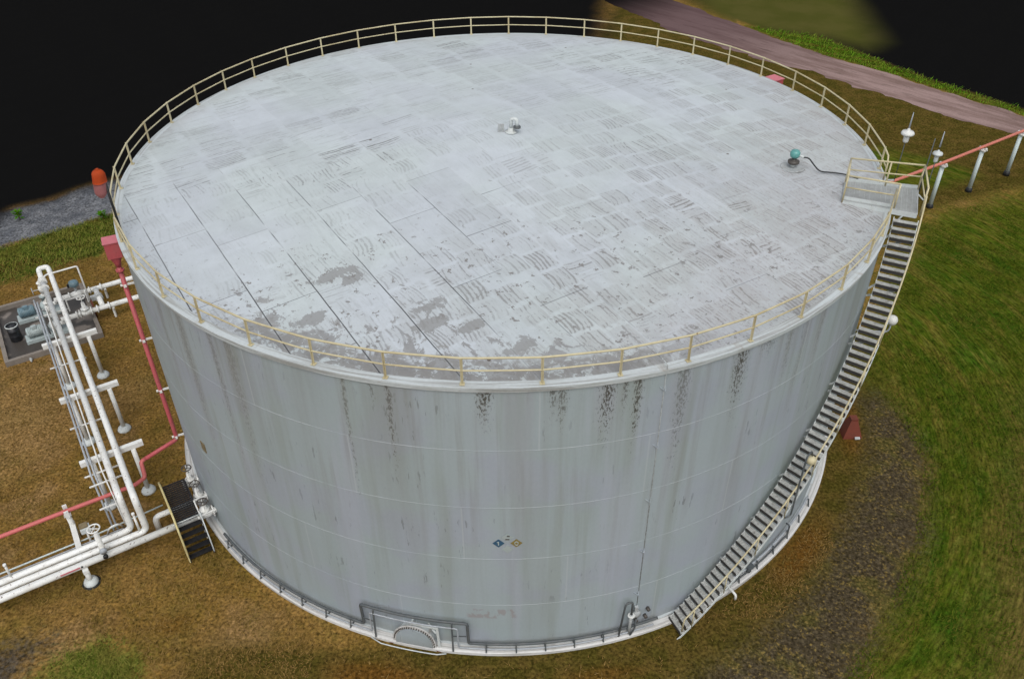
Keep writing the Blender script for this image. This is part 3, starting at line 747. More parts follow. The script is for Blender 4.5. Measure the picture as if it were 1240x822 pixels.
# roof railing
rail = bpy.data.objects.new('roof_railing', None); COL.objects.link(rail); rail.parent = tank
rail['label'] = 'cream two bar railing round the roof edge'
AZ = [-36.97, -44.97, -53.48, -61.6, -69.9, -77.82, -86.23, -94.63, -102.89, -111.28, -119.7, -127.8, -135.8, -144.07, -152.2, -160.2, -168.43, -176.65,
      -184.66, -192.6, -200.7, -208.3, -215.6, -223.6, -231.5, -239.6, -247.7, -255.8, -263.7, -271.6, -279.5, -287.6, -295.5, -303.5, -311.5, -319.7, -327.7, -336.0, -344.2, -352.1, -360.0, -368.4]
RH = .93; RR = R - .06
m = MB(); P_ = []
for a0, a1 in zip(AZ, AZ[1:]):
    for i in range(4): P_.append(pol(RR - .03 * math.sin(PI * i / 4), a0 + (a1 - a0) * i / 4, H + RH))
P_.append(pol(RR, AZ[-1], H + RH))
P_ = [pol(RR + .1, -22.6, H + RH + .06), pol(RR + .06, -29.3, H + RH)] + P_ + [pol(RR, -371.2, H + RH - .02), pol(RR, -372.0, H + RH - .25), pol(RR, -372.1, H + .05)]
m.tube(P_, .032, 8); m.build('top_rail', M['cream'], rail)
m = MB(); m.tube([(x, y, H + .5) for x, y, z in P_[:-3]] + [pol(RR, -372.0, H + .5)], .026, 8); m.build('mid_rail', M['cream'], rail)
for a in AZ + [-29.3]:
    m = MB(); c = Vector(pol(RR, a, 0)); er = c.normalized(); et = Vector((-er.y, er.x, 0))
    p = c - er * .0
    m.box((p.x, p.y, H + .49), (.012, .075, .92), er, et); m.box(Vector((p.x, p.y, H + .49)) + er * .03, (.06, .010, .92), er, et)
    m.box((p.x, p.y, H + .04), (.14, .14, .02), er, et)
    m.build('post', M['cream'], rail)

# spiral stair
st = bpy.data.objects.new('spiral_staircase', None); COL.objects.link(st); st.parent = tank
st['label'] = 'steel staircase curving up the right side of the shell'
up_ = Vector((0, 0, 1)); A0, A1 = -67.3, -23.2; NT_ = 58; RI, RO = R + .20, R + 1.0
zt = lambda a: .18 + (12.24 - .18) * (a - A0) / (A1 - A0)
for i in range(NT_):
    a = A0 + (A1 - A0) * (i + .3) / NT_; z = zt(a) + .05
    c = Vector(pol((RI + RO) / 2, a, z)); er = Vector((c.x, c.y, 0)).normalized(); et = Vector((-er.y, er.x, 0))
    m = MB()
    for k in range(7): m.box(c + et * (-.075 + .027 * k), (RO - RI - .02, .013, .035), er, et)
    for k in range(7): m.box(c + er * (-.34 + .113 * k) + Vector((0, 0, .004)), (.012, .17, .024), er, et)
    nb = MB(); nb.box(c + et * -.098 - Vector((0, 0, .07)), (RO - RI - .02, .012, .13), er, et); nb.build('tread_gap_shade', M['tread_gap_shade'], st)  # near-black strip put in for the shade in the gap below each tread
    for q_ in (RI + .02, RO - .01): m.box(Vector((c.x, c.y, 0)).normalized() * q_ + up_ * (c.z - .02), (.015, .20, .07), er, et)
    m.box(c + Vector((0, 0, -.012)), (RO - RI - .03, .165, .006), er, et)
    m.build('tread', M['tread'], st)
for r_, nm, mm in ((RI - .005, 'inner_stringer', M['greywhite']), (RO + .005, 'outer_stringer', M['greywhite'])):
    m = MB(); n = 90; vs = []; fs = []
    for i in range(n + 1):
        a = A0 - .6 + (A1 - A0 + .6) * i / n; z = zt(a)
        for dr, dz in ((-.012, -.15), (.012, -.15), (.012, -.02), (-.012, -.02)): vs.append(pol(r_ + dr, a, max(z + dz, .02)))
    for i in range(n):
        for j in range(4): fs.append((i * 4 + j, i * 4 + (j + 1) % 4, i * 4 + 4 + (j + 1) % 4, i * 4 + 4 + j))
    fs += [(3, 2, 1, 0), tuple(n * 4 + j for j in range(4))]
    m.add(vs, fs).build(nm, mm, st)
m = MB()
hp = [pol(RO + .02, A0 + (A1 - A0) * i / 80, zt(A0 + (A1 - A0) * i / 80) + .95) for i in range(81)]
hp = [pol(RO + .02, A0 - .1, .45)] + hp
m.tube(hp, .030, 8); m.build('handrail', M['cream'], st)
for i in range(1, 11):
    a = A0 + (A1 - A0) * (i * 5.8 - 4.) / NT_
    MB().tube([pol(RO + .02, a, zt(a) - .1), pol(RO + .02, a, zt(a) + .95)], .022, 6).build('stair_post', M['cream'], st)
for i in range(9):
    a = A0 + (A1 - A0) * (i + .7) / 9; z = zt(a) - .16
    mm = MB(); mm.beam(pol(R - .02, a, z - .25), pol(RI, a, z), .05, .06); mm.beam(pol(R - .02, a, z - .55), pol(RO - .05, a, z - .02), .05, .06)
    mm.build('stair_bracket', M['greywhite'], st)

# platform at the head of the stair
pf = bpy.data.objects.new('stair_platform', None); COL.objects.link(pf); pf.parent = tank
pf['label'] = 'grated landing with cream rails at the stair head'
zp = H + .24
FL, FR, BR, BL = [Vector(p + (zp,)) for p in ((12.32, -5.06), (14.62, -6.12), (15.36, -4.33), (12.88, -3.66))]
ex = (FR - FL).normalized(); ey = Vector((-ex.y, ex.x, 0))
m = MB()
for k in range(27):
    t_ = k / 26; a, b = FL.lerp(BL, t_), FR.lerp(BR, t_); m.beam(a, b, .012, .032)
for k in range(15):
    t_ = k / 14; a, b = FL.lerp(FR, t_) - Vector((0, 0, .004)), BL.lerp(BR, t_) - Vector((0, 0, .004)); m.beam(a, b, .012, .022)
m.build('grating', M['galv'], pf)
m = MB()
for a, b in ((FL, FR), (FR, BR), (BR, BL), (BL, FL)): m.beam(a - Vector((0, 0, .12)), b - Vector((0, 0, .12)), .05, .18)
m.beam(FL.lerp(BL, .5) - Vector((0, 0, .10)), FR.lerp(BR, .5) - Vector((0, 0, .10)), .05, .12)
m.build('platform_frame', M['greywhite'], pf)
up = Vector((0, 0, 1))
D = Vector(pol(R + .12, -22.5, zp)); C = Vector(pol(RO + .02, -22.4, zp))
m = MB()
for h_, r_ in ((.95, .034), (.5, .027)):
    m.tube([BL + up * h_, BR + up * h_], r_, 8); m.tube([BR + up * h_, C + up * h_], r_, 8)
    m.tube([FL + up * h_, D + up * h_], r_, 8)
m.tube([FL + up * .95, BL + up * .95], .03, 8)
m.build('platform_rail', M['cream'], pf)
for p in (FL, BL, BR, C, D, BL.lerp(BR, .55)):
    MB().tube([p - up * .15, p + up * .95], .033, 8).build('platform_post', M['cream'], pf)
m = MB()
for a, b in ((FL, D), (BL, BR)): m.beam(a + up * .085, b + up * .085, .012, .13)
m.build('toe_plate', M['greywhite'], pf)
m = MB()
for k in (.25, .85):
    for p, q in ((FL, FR), (BL, BR)):
        a = p.lerp(q, k); m.beam(a - up * .1, (a.x, a.y, H - .05) if math.hypot(a.x, a.y) < R else (a.x * .945, a.y * .945, H - 1.4), .05, .05)
m.build('platform_strut', M['greywhite'], pf)

# roof vent in the middle
rv = bpy.data.objects.new('roof_vent', None); COL.objects.link(rv); rv.parent = tank; rv['label'] = 'small white gooseneck vent at the roof centre'
m = MB(); o = Vector((.34, -.25, H + .9)); m.lathe([(.24, 0), (.24, .05), (.13, .06), (.11, .2)], 20, o); m.build('vent_base', M['greywhite'], rv)
m = MB(); m.tube(bend([o + up * .15, o + Vector((0, 0, .58)), o + Vector((.24, -.08, .58)), o + Vector((.24, -.08, .26))], .16), .07, 12)
m.build('gooseneck', M['greywhite'], rv)
MB().lathe([(.15, 0), (.15, .06)], 16, o + Vector((.24, -.08, .22))).build('vent_screen', M['darkpipe'], rv)
m = MB(); m.box(o + Vector((-.40, .05, .16)), (.26, .05, .34)); m.box(o + Vector((-.40, .0, .16)), (.08, .06, .08)); m.build('vent_plate', M['hatch'], rv)

# hatch plate on the roof under the transmitter
m = MB(); m.lathe([(.46, .02), (.46, .05), (.42, .055), (.40, .045), (.0, .045)], 32, (11.22, -2.42, H + .22)); m.build('roof_hatch', M['hatch'], tank)

# vertical gauge pipe on the shell
gp = bpy.data.objects.new('gauge_pipe', None); COL.objects.link(gp); gp.parent = tank; gp['label'] = 'thin white pipe running down the shell front'
ga = -72.6
MB().tube(bend([pol(R - .5, ga - .6, H + .32), pol(R + .09, ga - .1, H + .2), pol(R + .008, ga, H - .3), pol(R + .008, ga + .2, 1.35)], .12), .014, 8).build('riser', M['rim'], gp)
for z in (11.5, 9.25, 6.85, 4.4, 2.1):
    m = MB(); m.beam(pol(R - .02, ga - .7, z + .08), pol(R + .06, ga + .1, z - .1), .025, .03); m.beam(pol(R - .02, ga + .15, z + .15), pol(R + .06, ga + .1, z - .1), .025, .03)
    m.build('bracket', M['shell'], gp)
m = MB(); m.lathe([(.05, 0), (.17, .02), (.17, .12), (.06, .15)], 18, pol(R + .02, ga + .1, .95), pol(1, ga, 0)); m.box(pol(R + .09, ga, 1.28), (.12, .12, .22)); m.build('gauge_head', M['hatch'], gp)
m = MB()
for da, z in ((1.6, .62), (1.9, 1.0), (.2, .55)): m.lathe([(.0, 0), (.07, .0), (.07, .14), (0, .15)], 10, pol(R, ga + da, z), pol(1, ga + da, 0))
m.build('nozzle', M['wheel'], gp)

# clean-out door low on the front
cd = bpy.data.objects.new('cleanout_door', None); COL.objects.link(cd); cd.parent = tank; cd['label'] = 'half round bolted clean-out door at the foot of the shell'
ca = -102.9; er = Vector(pol(1, ca, 0)); et = Vector((-er.y, er.x, 0)); co = er * (R * math.cos(rad(2.8)))
def dshape(w, h, d0, d1, n=28, inner=None, z0=.18):
    vs = []; fs = []
    out = [(w * math.cos(PI * i / n), z0 + h * math.sin(PI * i / n) ** .8) for i in range(n + 1)]
    k = len(out)
    for d in (d0, d1): vs += [co + er * d + et * x + up * z for x, z in out]
    for i in range(k - 1): fs.append((i, i + 1, k + i + 1, k + i))
    fs += [tuple(range(k - 1, -1, -1)), tuple(range(k, 2 * k)), (k - 1, 0, k, 2 * k - 1)]
    return vs, fs
MB().add(*dshape(.70, .92, -.15, .30)).build('door_neck', M['rim'], cd)
MB().add(*dshape(.80, 1.02, .30, .335)).build('door_flange', M['ring'], cd)
MB().add(*dshape(.68, .88, .345, .385)).build('door_cover', M['shell'], cd)
m = MB()
for i in range(25):
    a = PI * (i + .4) / 25.8; p = co + er * .335 + et * (.745 * math.cos(a)) + up * (.18 + .96 * math.sin(a) ** .8)
    m.lathe([(.024, 0), (.024, .06)], 6, p, er, False)
m.build('bolts', M['wheel'], cd)
m = MB()
ang = [(-1.3 + 2.6 * i / 24) for i in range(25)]
n = 30; vs = []; fs = []
for i in range(n + 1):
    x = -1.4 + 2.8 * i / n; a = ca + math.degrees(x / R); top = .18 + 1.22 * math.sqrt(max(0, 1 - (x / 1.4) ** 2)) ** .7
    vs += [pol(R + .012, a, .18), pol(R + .012, a, max(top, .19))]
for i in range(n): fs.append((2 * i, 2 * i + 2, 2 * i + 3, 2 * i + 1))
m.add(vs, fs, True).build('reinforcing_pad', M['shell'], cd)
m = MB(); m.beam(co + er * .25 + et * -.1 + up * 1.30, co + er * .25 + et * .86 + up * 1.24, .07, .07); m.beam(co + er * .25 + et * .86 + up * 1.27, co + er * .25 + et * .90 + up * .2, .07, .09)
m.beam(co + er * .1 + et * .5 + up * 1.24, co + er * .26 + et * .8 + up * .95, .05, .05); m.beam(co + er * .06 + et * -.05 + up * 1.3, co + er * .26 + et * -.05 + up * 1.3, .05, .05); m.build('davit', M['greywhite'], cd)
MB().add(*[(lambda v, f: (v, f))(*dshape(.98, .10, -.1, .36, z0=-.02))][0]).build('sill_plate', M['rustred'], cd)
m = MB(); m.tube([pol(R + .38, ca - 6.2, .03)] + arcpath(R + .50, ca - 4.6, ca + 3.2, .03, n=20) + [pol(R + .42, ca + 4.4, .03)], .022, 6); m.build('sill_edge', M['greywhite'], cd)

m = MB(); m.box(pol(R + .02, -137.7, 5.4), (.03, .30, .42), pol(1, -137.7, 0), pol(1, -47.7, 0)); m.build('name_plate', M['platebrown'], tank)

# dark heating pipe round the foot of the shell with a bridge over the clean-out door
hp = thing('heating_pipe', 'dark grey pipe round the foot of the shell bridging the clean-out door', 'pipe', pol(R + .2, -103, .16))
ra = R + .16
path = arcpath(ra, -139, -110.4, .42, n=36) + arcpath(ra + .05, -110.4, -95.6, 1.62, n=16) + arcpath(ra, -95.6, -69.2, .40, n=34)
MB().tube(bend(path, .22, 4), .055, 8).build('main_pipe', M['darkpipe'], hp)
path = arcpath(ra + .12, -138, -109.0, .30, n=36) + arcpath(ra + .14, -109.0, -96.9, 1.42, n=14) + arcpath(ra + .12, -96.9, -70, .28, n=34)
MB().tube(bend(path, .2, 4), .03, 6).build('return_pipe', M['conduit'], hp)
for a in [-137 + 4.15 * i for i in range(6)] + [-112.3, -93.2, -89.2, -85.3, -81.4, -77.4, -73.6]:
    m = MB(); m.beam(pol(ra + .16, a, .14), pol(ra + .10, a, .56), .05, .05); m.beam(pol(ra + .2, a, .17), pol(ra - .1, a, .17), .05, .03); m.build('bracket', M['darkpipe'], hp)
for a in (-108.4, -97.6):
    m = MB(); m.beam(pol(ra + .20, a, .14), pol(ra + .12, a, 1.64), .06, .06); m.build('bracket', M['darkpipe'], hp)
    m = MB(); m.beam(pol(ra + .14, a, .95), pol(ra + .10, a + (-1.8 if a < -100 else 1.8), .95), .03, .04); m.build('bracket', M['darkpipe'], hp)

hp2 = thing('condensate_pipe', 'tangle of grey pipes at shell foot beneath the staircase', 'pipe', pol(R + .2, -50, .16))
MB().tube(bend(arcpath(R + .14, -66, -34, .42, n=40), .1), .045, 8).build('main_pipe', M['conduit'], hp2)
MB().tube(bend(arcpath(R + .22, -60, -44, .30, n=14) + [pol(R + .26, -43, .3), pol(R + .26, -43, .9), pol(R + .1, -43, .9)], .12), .035, 7).build('return_pipe', M['darkpipe'], hp2)
for a in (-63, -59, -55, -51, -47, -43, -39, -35):
    MB().beam(pol(R + .3, a, .14), pol(R + .22, a, .55), .06, .05).build('bracket', M['darkpipe'], hp2)
m = MB(); m.lathe([(.09, 0), (.11, .1), (.06, .25)], 12, pol(R + .22, -52.8, .3)); m.lathe([(.16, 0), (.16, .03)], 14, pol(R + .24, -52.8, .62)); m.build('trap', M['darkpipe'], hp2)
m = MB(); m.tube(bend([pol(R + .2, -57.4, .42), pol(R + .72, -57.4, .36), pol(R + .72, -57.4, .12)], .1), .05, 8); m.build('drain_stub', M['pipe'], hp2)

# drain hook left of the gauge head
dk = thing('drain_hook', 'dark hooped pipe with white collar left of the staircase foot', 'pipe', pol(R + .25, -74.5, .2))
MB().tube(bend([pol(R + .28, -75.2, .2), pol(R + .26, -74.6, 2.0), pol(R + .26, -73.6, 2.0), pol(R + .26, -73.6, 1.25)], .16), .04, 8).build('hoop', M['darkpipe'], dk)
MB().tube([pol(R + .26, -73.6, 1.28), pol(R + .26, -73.7, .18)], .06, 10).build('sleeve', M['hatch'], dk)
MB().lathe([(.08, 0), (.12, .08), (.13, .10)], 14, pol(R + .26, -73.6, 1.12)).build('collar', M['lampwhite'], dk)
MB().tube(bend([pol(R + .3, -72.9, .95), pol(R + .33, -73.0, .5), pol(R + .33, -73.5, .2)], .15), .035, 7).build('tail', M['darkpipe'], dk)

# hazard diamond
hz = thing('hazard_sign', 'four part hazard diamond with blue and yellow squares on the shell', 'sign', pol(R + .02, -90.15, 5.72))
def diamond(az, z, s, mm, nm, d=.016):
    e1 = Vector(pol(1, az, 0)); e2 = Vector((-e1.y, e1.x, 0)); c = Vector(pol(R + d, az, z)); b = MB()
    b.box(c, (.012, s * 1.414, s * 1.414), e1, (e2 + up), (up - e2)); return b.build(nm, mm, hz), c, e1, e2
dg = math.degrees(.285 / R)
o1, c1, e1, e2 = diamond(-90.15 - dg, 5.70, .19, M['blue'], 'blue_diamond')
b = MB(); b.box(c1 + e1 * .012, (.01, .035, .17), e1, e2); b.box(c1 + e1 * .012 + e2 * -.03 + up * .055, (.009, .05, .03), e1, e2); b.build('digit', M['palesign'], o1)
o2, c2, e1, e2 = diamond(-90.15 + dg, 5.70, .19, M['amber'], 'yellow_diamond')
b = MB(); b.tube([c2 + e1 * .012 + e2 * .055 * math.cos(a) + up * .08 * math.sin(a) for a in np.linspace(0, 2 * PI, 20, endpoint=False)], .014, 6, closed=True); b.build('digit', M['palesign'], o2)
o3, c3, e1, e2 = diamond(-90.15, 5.985, .19, M['palesign'], 'upper_diamond', .014)
b = MB(); b.box(c3 + e1 * .012 + up * .06 + e2 * .03, (.01, .09, .045), e1, e2); b.box(c3 + e1 * .012 + up * -.09, (.01, .13, .045), e1, e2); b.build('digit', M['wheel'], o3)
diamond(-90.15, 5.415, .19, M['palesign'], 'lower_diamond', .014)

# ------------------------------------------------------------------ things on the roof and stair
tr = thing('level_transmitter', 'teal round headed level transmitter standing on the roof', 'gauge', (11.22, -2.42, H + .29))
o = Vector((11.22, -2.42, H + .29))
MB().lathe([(.09, 0), (.09, .16)], 14, o).build('neck', M['greywhite'], tr)
MB().lathe([(.20, .14), (.22, .17), (.22, .24), (.13, .26), (.08, .32), (.08, .40)], 20, o).build('flange', M['wheel'], tr)
MB().lathe([(.06, .38), (.16, .40), (.19, .48), (.19, .58), (.15, .66), (.05, .69)], 20, o).build('head', M['teal'], tr)
MB().lathe([(.0, 0), (.055, .0), (.055, .17), (.04, .2)], 10, o + Vector((.16, 0, .44)), (1, -.1, -.2)).build('cable_gland', M['greywhite'], tr)
cb = MB(); pts = [Vector(p) for p in ((11.52, -2.45, H + .68), (11.75, -2.50, H + .68), (11.95, -2.66, H + .45), (12.15, -2.85, H + .26), (12.5, -2.86, H + .24), (13.1, -2.95, H + .20), (13.5, -3.3, H + .17))]
cb.tube(bend(pts, .3, 5), .028, 8); tag(cb.build('signal_cable', M['cable']), 'black cable looping from the teal transmitter to the stair landing', 'cable')

ws = thing('windsock', 'drooping orange and pink windsock on thin black pole at the left railing', 'windsock', pol(R - .12, -152.2, H + .03))
wp = Vector(pol(R - .12, -152.2, H + .03))
MB().tube([wp, wp + up * 2.35], .045, 8).build('pole', M['cable'], ws)
top = wp + up * 2.3
MB().tube([top, top + Vector((-.10, -.02, .02))], .03, 8).build('arm', M['cable'], ws)
def sock(z0, z1, r0, r1, mm, nm):
    b = MB(); vs = []; fs = []; n = 18; k = 8
    for i in range(k + 1):
        t_ = i / k; z = z0 + (z1 - z0) * t_; r_ = (r0 + (r1 - r0) * t_) * (1 - .75 * max(0, (z - .22) / .2) ** 2.2) * (1 - .6 * max(0, (-.42 - z) / .2) ** 2)
        for j in range(n):
            a = 2 * PI * j / n; w = 1 + .06 * math.sin(3 * a + z * 4) + .04 * math.sin(5 * a - z * 6)
            vs.append(top + Vector((-.17 + .12 * z, -.02, 0)) + Vector((r_ * w * math.cos(a), r_ * .9 * w * math.sin(a), z)))
    for i in range(k):
        for j in range(n): fs.append((i * n + j, i * n + (j + 1) % n, (i + 1) * n + (j + 1) % n, (i + 1) * n + j))
    fs.append(tuple(range(n))); fs.append(tuple(k * n + j for j in range(n - 1, -1, -1)))
    b.add(vs, fs, [True] * (k * n) + [False, False]); return b.build(nm, mm, ws)
sock(.42, -.06, .20, .23, M['orange'], 'upper_cloth'); sock(-.06, -.62, .225, .18, M['pinkcloth'], 'lower_cloth')

def lamp_pole(base, h, label, mm, k=1.):
    t_ = thing('pole_lamp', label, 'lamp', base, 'pole lamps beside the stair landing'); b = Vector(base)
    MB().tube([b, b + up * (h - .2)], .016, 7).build('pole', M['darkpipe'], t_)
    MB().lathe([(.10 * k, 0), (.12 * k, .05), (.12 * k, .22), (.09 * k, .26)], 14, b + up * (h - .42)).build('ballast', mm, t_)
    MB().lathe([(r_ * k, z_ * k) for r_, z_ in ((.12, -.02), (.27, .06), (.29, .12), (.24, .20), (.07, .26), (.05, .34))], 20, b + up * (h - .16)).build('shade', mm, t_)
    MB().tube([b + up * (h + .16), b + up * (h + .45), b + up * (h + .75)], [.035, .022, .014], 8).build('spike', M['conduit'], t_)
lamp_pole((15.24, -2.62, H - .3), 2.05, 'wide white pole lamp beyond the roof railing end', M['lampwhite'], .85)
lamp_pole((15.72, -4.25, H - .3), 2.0, 'smaller grey pole lamp off the outer landing corner', M['greywhite'], .62)
MB().beam(pol(R, -9.7, H - .3), (15.24, -2.62, H - .25), .05, .05).build('pole_bracket', M['greywhite'], tank)
MB().beam((15.3, -4.3, zp - .1), (15.72, -4.25, H - .25), .05, .05).build('lamp_bracket', M['greywhite'], tank)
rod = MB().tube([(15.40, -4.36, zp - .1), (15.40, -4.36, H + 2.25)], [.03, .015], 7).build('whip_rod', M['darkpipe']); tag(rod, 'thin dark upright rod at the outer corner post of the landing', 'rod')

sl = thing('stair_lamp', 'white round lamp on bent grey conduit at the stair handrail', 'lamp', pol(RO + .06, -51.6, 4.2)); b = pol(RO + .08, -51.6, 4.2)
MB().tube(bend([pol(RO + .0, -52.6, 4.0), pol(RO + .08, -51.6, 4.0), pol(RO + .08, -51.6, 6.9), pol(RO + .02, -50.2, 6.9), pol(RO + .02, -49.8, 6.6)], .2), .032, 8).build('conduit', M['darkpipe'], sl)
MB().lathe([(.05, .25), (.15, .18), (.16, .08), (.15, 0), (.09, -.05)], 16, pol(RO + .02, -49.8, 6.30)).build('shade', M['cream'], sl)
wl = thing('shell_lamp', 'white globe lamp just outside the upper part of the staircase', 'lamp', (15.0, -6.2, 7.75))
MB().tube(bend([(13.78, -5.85, 7.1), (14.95, -6.15, 7.2), (14.95, -6.15, 7.62)], .2), .035, 8).build('arm', M['conduit'], wl)
MB().lathe([(.05, -.02), (.12, .0), (.19, .09), (.21, .20), (.16, .32), (.06, .37)], 18, (14.95, -6.15, 7.6)).build('globe', M['lampwhite'], wl)

# ------------------------------------------------------------------ red foam lines
fr = thing('foam_line', 'faded red riser pipe up the left of the shell running off low past the rack', 'pipe', S(-15.16, -2.03, 0))
xb, yb = -15.16, -2.03
MB().tube(bend([S(xb, yb, 11.0), S(xb, yb, 2.12), S(-16.62, -1.55, 2.12)], .16), .085, 12).build('riser', M['red'], fr)
MB().tube(bend([S(-16.60, -1.555, 2.12), S(-16.78, -1.47, 2.12), S(-16.84, -1.12, 1.55), S(-17.3, -.92, 1.55), S(-19.96, -.90, 1.60), S(-26, -.88, 1.62)], .14), .085, 12).build('ground_run', M['redlow'], fr)
ch = MB(); cx = Vector(S(xb, yb, 0)); er_ = cx.normalized(); et_ = Vector((-er_.y, er_.x, 0))
ch.box(cx + up * 11.52, (.50, .52, .62), er_, et_); ch.lathe([(.10, 10.75), (.12, 10.9), (.22, 11.15), (.22, 11.22)], 14, cx); ch.lathe([(.15, 10.55), (.15, 10.62)], 14, cx)
fc = ch.build('foam_chamber', M['red'], fr)
MB().box(cx + up * 11.845, (.56, .58, .03), er_, et_).build('chamber_lid', M['redtop'], fc)
MB().tube([cx + up * 11.6 - er_ * .2, cx + up * 11.6 - er_ * .5], .13, 10).build('inlet', M['red'], fr)
for z in (9.95, 7.4, 4.85, 2.3):
    m = MB(); m.beam(cx + up * z + er_ * .16, er_ * (R - .02) + up * z, .06, .07); m.box(cx + up * z, (.10, .30, .09), er_, et_)
    m.build('clamp_bracket', M['pipe'], fr)

fx = thing('foam_line', 'salmon pink pipe on white posts running off behind the landing', 'pipe', (13.2, 8.0, 0))
dxy = Vector((7.25, 4.58, 0)).normalized(); p0 = Vector((13.2, 8.0, 0)); q = Vector((27.92, 16.76, 0)); d2 = Vector((35.17 - 27.92, 21.34 - 16.76, 0)).normalized()
MB().tube(bend([p0 + up * 11.3, p0 + up * 3.26, q + up * 3.24, q + d2 * 60 + up * 3.24], .25), .10, 12).build('run', M['pink'], fx)
e3 = p0.normalized(); e4 = Vector((-e3.y, e3.x, 0))
m = MB(); m.box(p0 + up * 11.75 + e3 * .1, (.7, .62, .62), e3, e4); m.lathe([(.10, 11.0), (.22, 11.4)], 12, p0); fo = m.build('foam_chamber', M['red'], fx)
MB().box(p0 + up * 12.08 + e3 * .1, (.78, .68, .04), e3, e4).build('chamber_lid', M['redtop'], fo)
for i, (x, y) in enumerate(((27.92, 16.76), (31.46, 18.95), (35.17, 21.34))):
    lb = ['white round post under the pink pipe nearest the landing', 'white round post under the pink pipe between two others', 'white round post under the pink pipe at the photo edge'][i]
    p = thing('pipe_post', lb, 'post', (x, y, 0), 'posts under the pink foam pipe')
    MB().tube([(x, y, .2), (x, y, 3.0)], .13, 12).build('column', M['postwhite'], p)
    MB().lathe([(.22, 0), (.22, .16), (.19, .30), (.14, .33)], 14, (x, y, -.02)).build('footing', M['cable'], p)
    m = MB(); m.box((x, y, 3.04), (.5, .34, .07), (d2.y, -d2.x, 0), d2); m.box(Vector((x, y, 3.12)) + Vector((d2.y, -d2.x, 0)) * .2, (.10, .16, .18), (d2.y, -d2.x, 0), d2); m.box(Vector((x, y, 3.12)) - Vector((d2.y, -d2.x, 0)) * .2, (.10, .16, .18), (d2.y, -d2.x, 0), d2)
    m.build('saddle', M['pipe'], p)

rb = thing('hydrant_box', 'rusty red tapered box standing at the shell foot behind the stairs', 'box', (15.75, -4.15, 0))
m = MB(); vs = []; 
for z, s in ((0, .42), (.12, .40), (.85, .16), (.95, .16)):
    vs += [(15.72 + s * i, -4.25 + s * j, z) for i, j in ((-1, -1), (1, -1), (1, 1), (-1, 1))]
fs = [(0, 3, 2, 1), (12, 13, 14, 15)] + [(k * 4 + j, k * 4 + (j + 1) % 4, k * 4 + 4 + (j + 1) % 4, k * 4 + 4 + j) for k in range(3) for j in range(4)]
m.add(vs, fs).build('housing', M['rustred'], rb)
MB().box((15.92, -4.70, .08), (.22, .08, .09)).build('foot', M['greywhite'], rb)

# ------------------------------------------------------------------ pipe rack on the left
ZB = 2.60
RK = [(-11.2, 'far white pipe rack frame beside the pump pad'), (-6.55, 'middle white pipe rack frame on the dry grass'), (-2.0, 'near white pipe rack frame beside the red pipe')]
for u, lb in RK:
    t_ = thing('rack_frame', lb, 'pipe support', S(-17.65, u, 0), 'white frames under the pipe rack')
    m = MB(); m.box(S(-17.67, u, ZB), (2.45, .05, .22), VD, UD); m.box(S(-17.67, u - .085, ZB + .10), (2.45, .17, .025), VD, UD); m.box(S(-17.67, u - .085, ZB - .10), (2.45, .17, .025), VD, UD)
    m.build('crossbeam', M['frame'], t_)
    for v in (-18.46, -16.88):
        lg = MB().tube([S(v, u + .02, .1), S(v, u + .02, ZB - .12)], .095, 12).build('post', M['frame'], t_)
        MB().lathe([(.30, -.02), (.30, .06), (.24, .16), (.12, .22)], 18, S(v, u + .02, 0)).build('footing', M['greywhite'], lg)
ZP = ZB + .12 + .13
a = thing('white_pipe', 'left of two big white pipes on the rack, turning off at the left edge', 'pipe', S(-17.95, .85, 0), 'big white pipes')
MB().tube(bend([S(-17.95, -16.9, ZP), S(-17.95, .86, ZP), S(-17.95, .86, 1.02), S(-30, .86, 1.02)], .34), .13, 14).build('run', M['pipe'], a)
m = MB()
for u in (-16.85, -16.2): m.lathe([(.21, -.03), (.21, .03)], 18, S(-17.95, u, ZP), UD)
m.build('flange', M['frame'], a)
a = thing('white_pipe', 'right of two big white pipes on the rack, with a hooked far end', 'pipe', S(-17.47, 1.24, 0), 'big white pipes')
MB().tube(bend([S(-17.95, -17.0, ZP), S(-17.95, -17.95, ZP + .0), S(-17.93, -18.15, ZP + .12), S(-17.5, -18.15, ZP + .12), S(-17.47, -17.9, ZP), S(-17.47, 1.24, ZP), S(-17.47, 1.24, 1.02), S(-30, 1.24, 1.02)], .3), .13, 14).build('run', M['pipe'], a)
m = MB(); m.lathe([(.20, -.03), (.20, .03)], 18, S(-17.95, -17.1, ZP), UD); m.build('flange', M['frame'], a)
a = thing('white_pipe', 'long low white pipe passing beneath the black crossover steps', 'pipe', S(-15.3, 1.62, 0), 'big white pipes')
MB().tube([S(-15.55, 1.62, 1.0), S(-30, 1.62, 1.0)], .14, 14).build('run', M['pipe'], a)
m = MB(); m.lathe([(.22, 0), (.22, .05)], 18, S(-15.6, 1.62, 1.0), VD); m.build('flange', M['frame'], a)
# marker writing band: a weathered stencil stripe on the front pipe
MB().beam(S(-20.75, 1.755, 1.04), S(-20.05, 1.755, 1.04), .012, .07).build('marker_band', M['redtop'], a)
MB().beam(S(-20.02, 1.757, 1.04), S(-19.95, 1.757, 1.04), .012, .09).build('marker_arrow', M['cable'], a)

a = thing('white_pipe', 'short white pipe with an elbow beside the black crossover steps', 'pipe', S(-16.6, .75, 0))
MB().tube(bend([S(-17.05, .55, .12), S(-17.05, .55, .85), S(-15.5, .55, .85)], .25), .12, 12).build('run', M['pipe'], a)

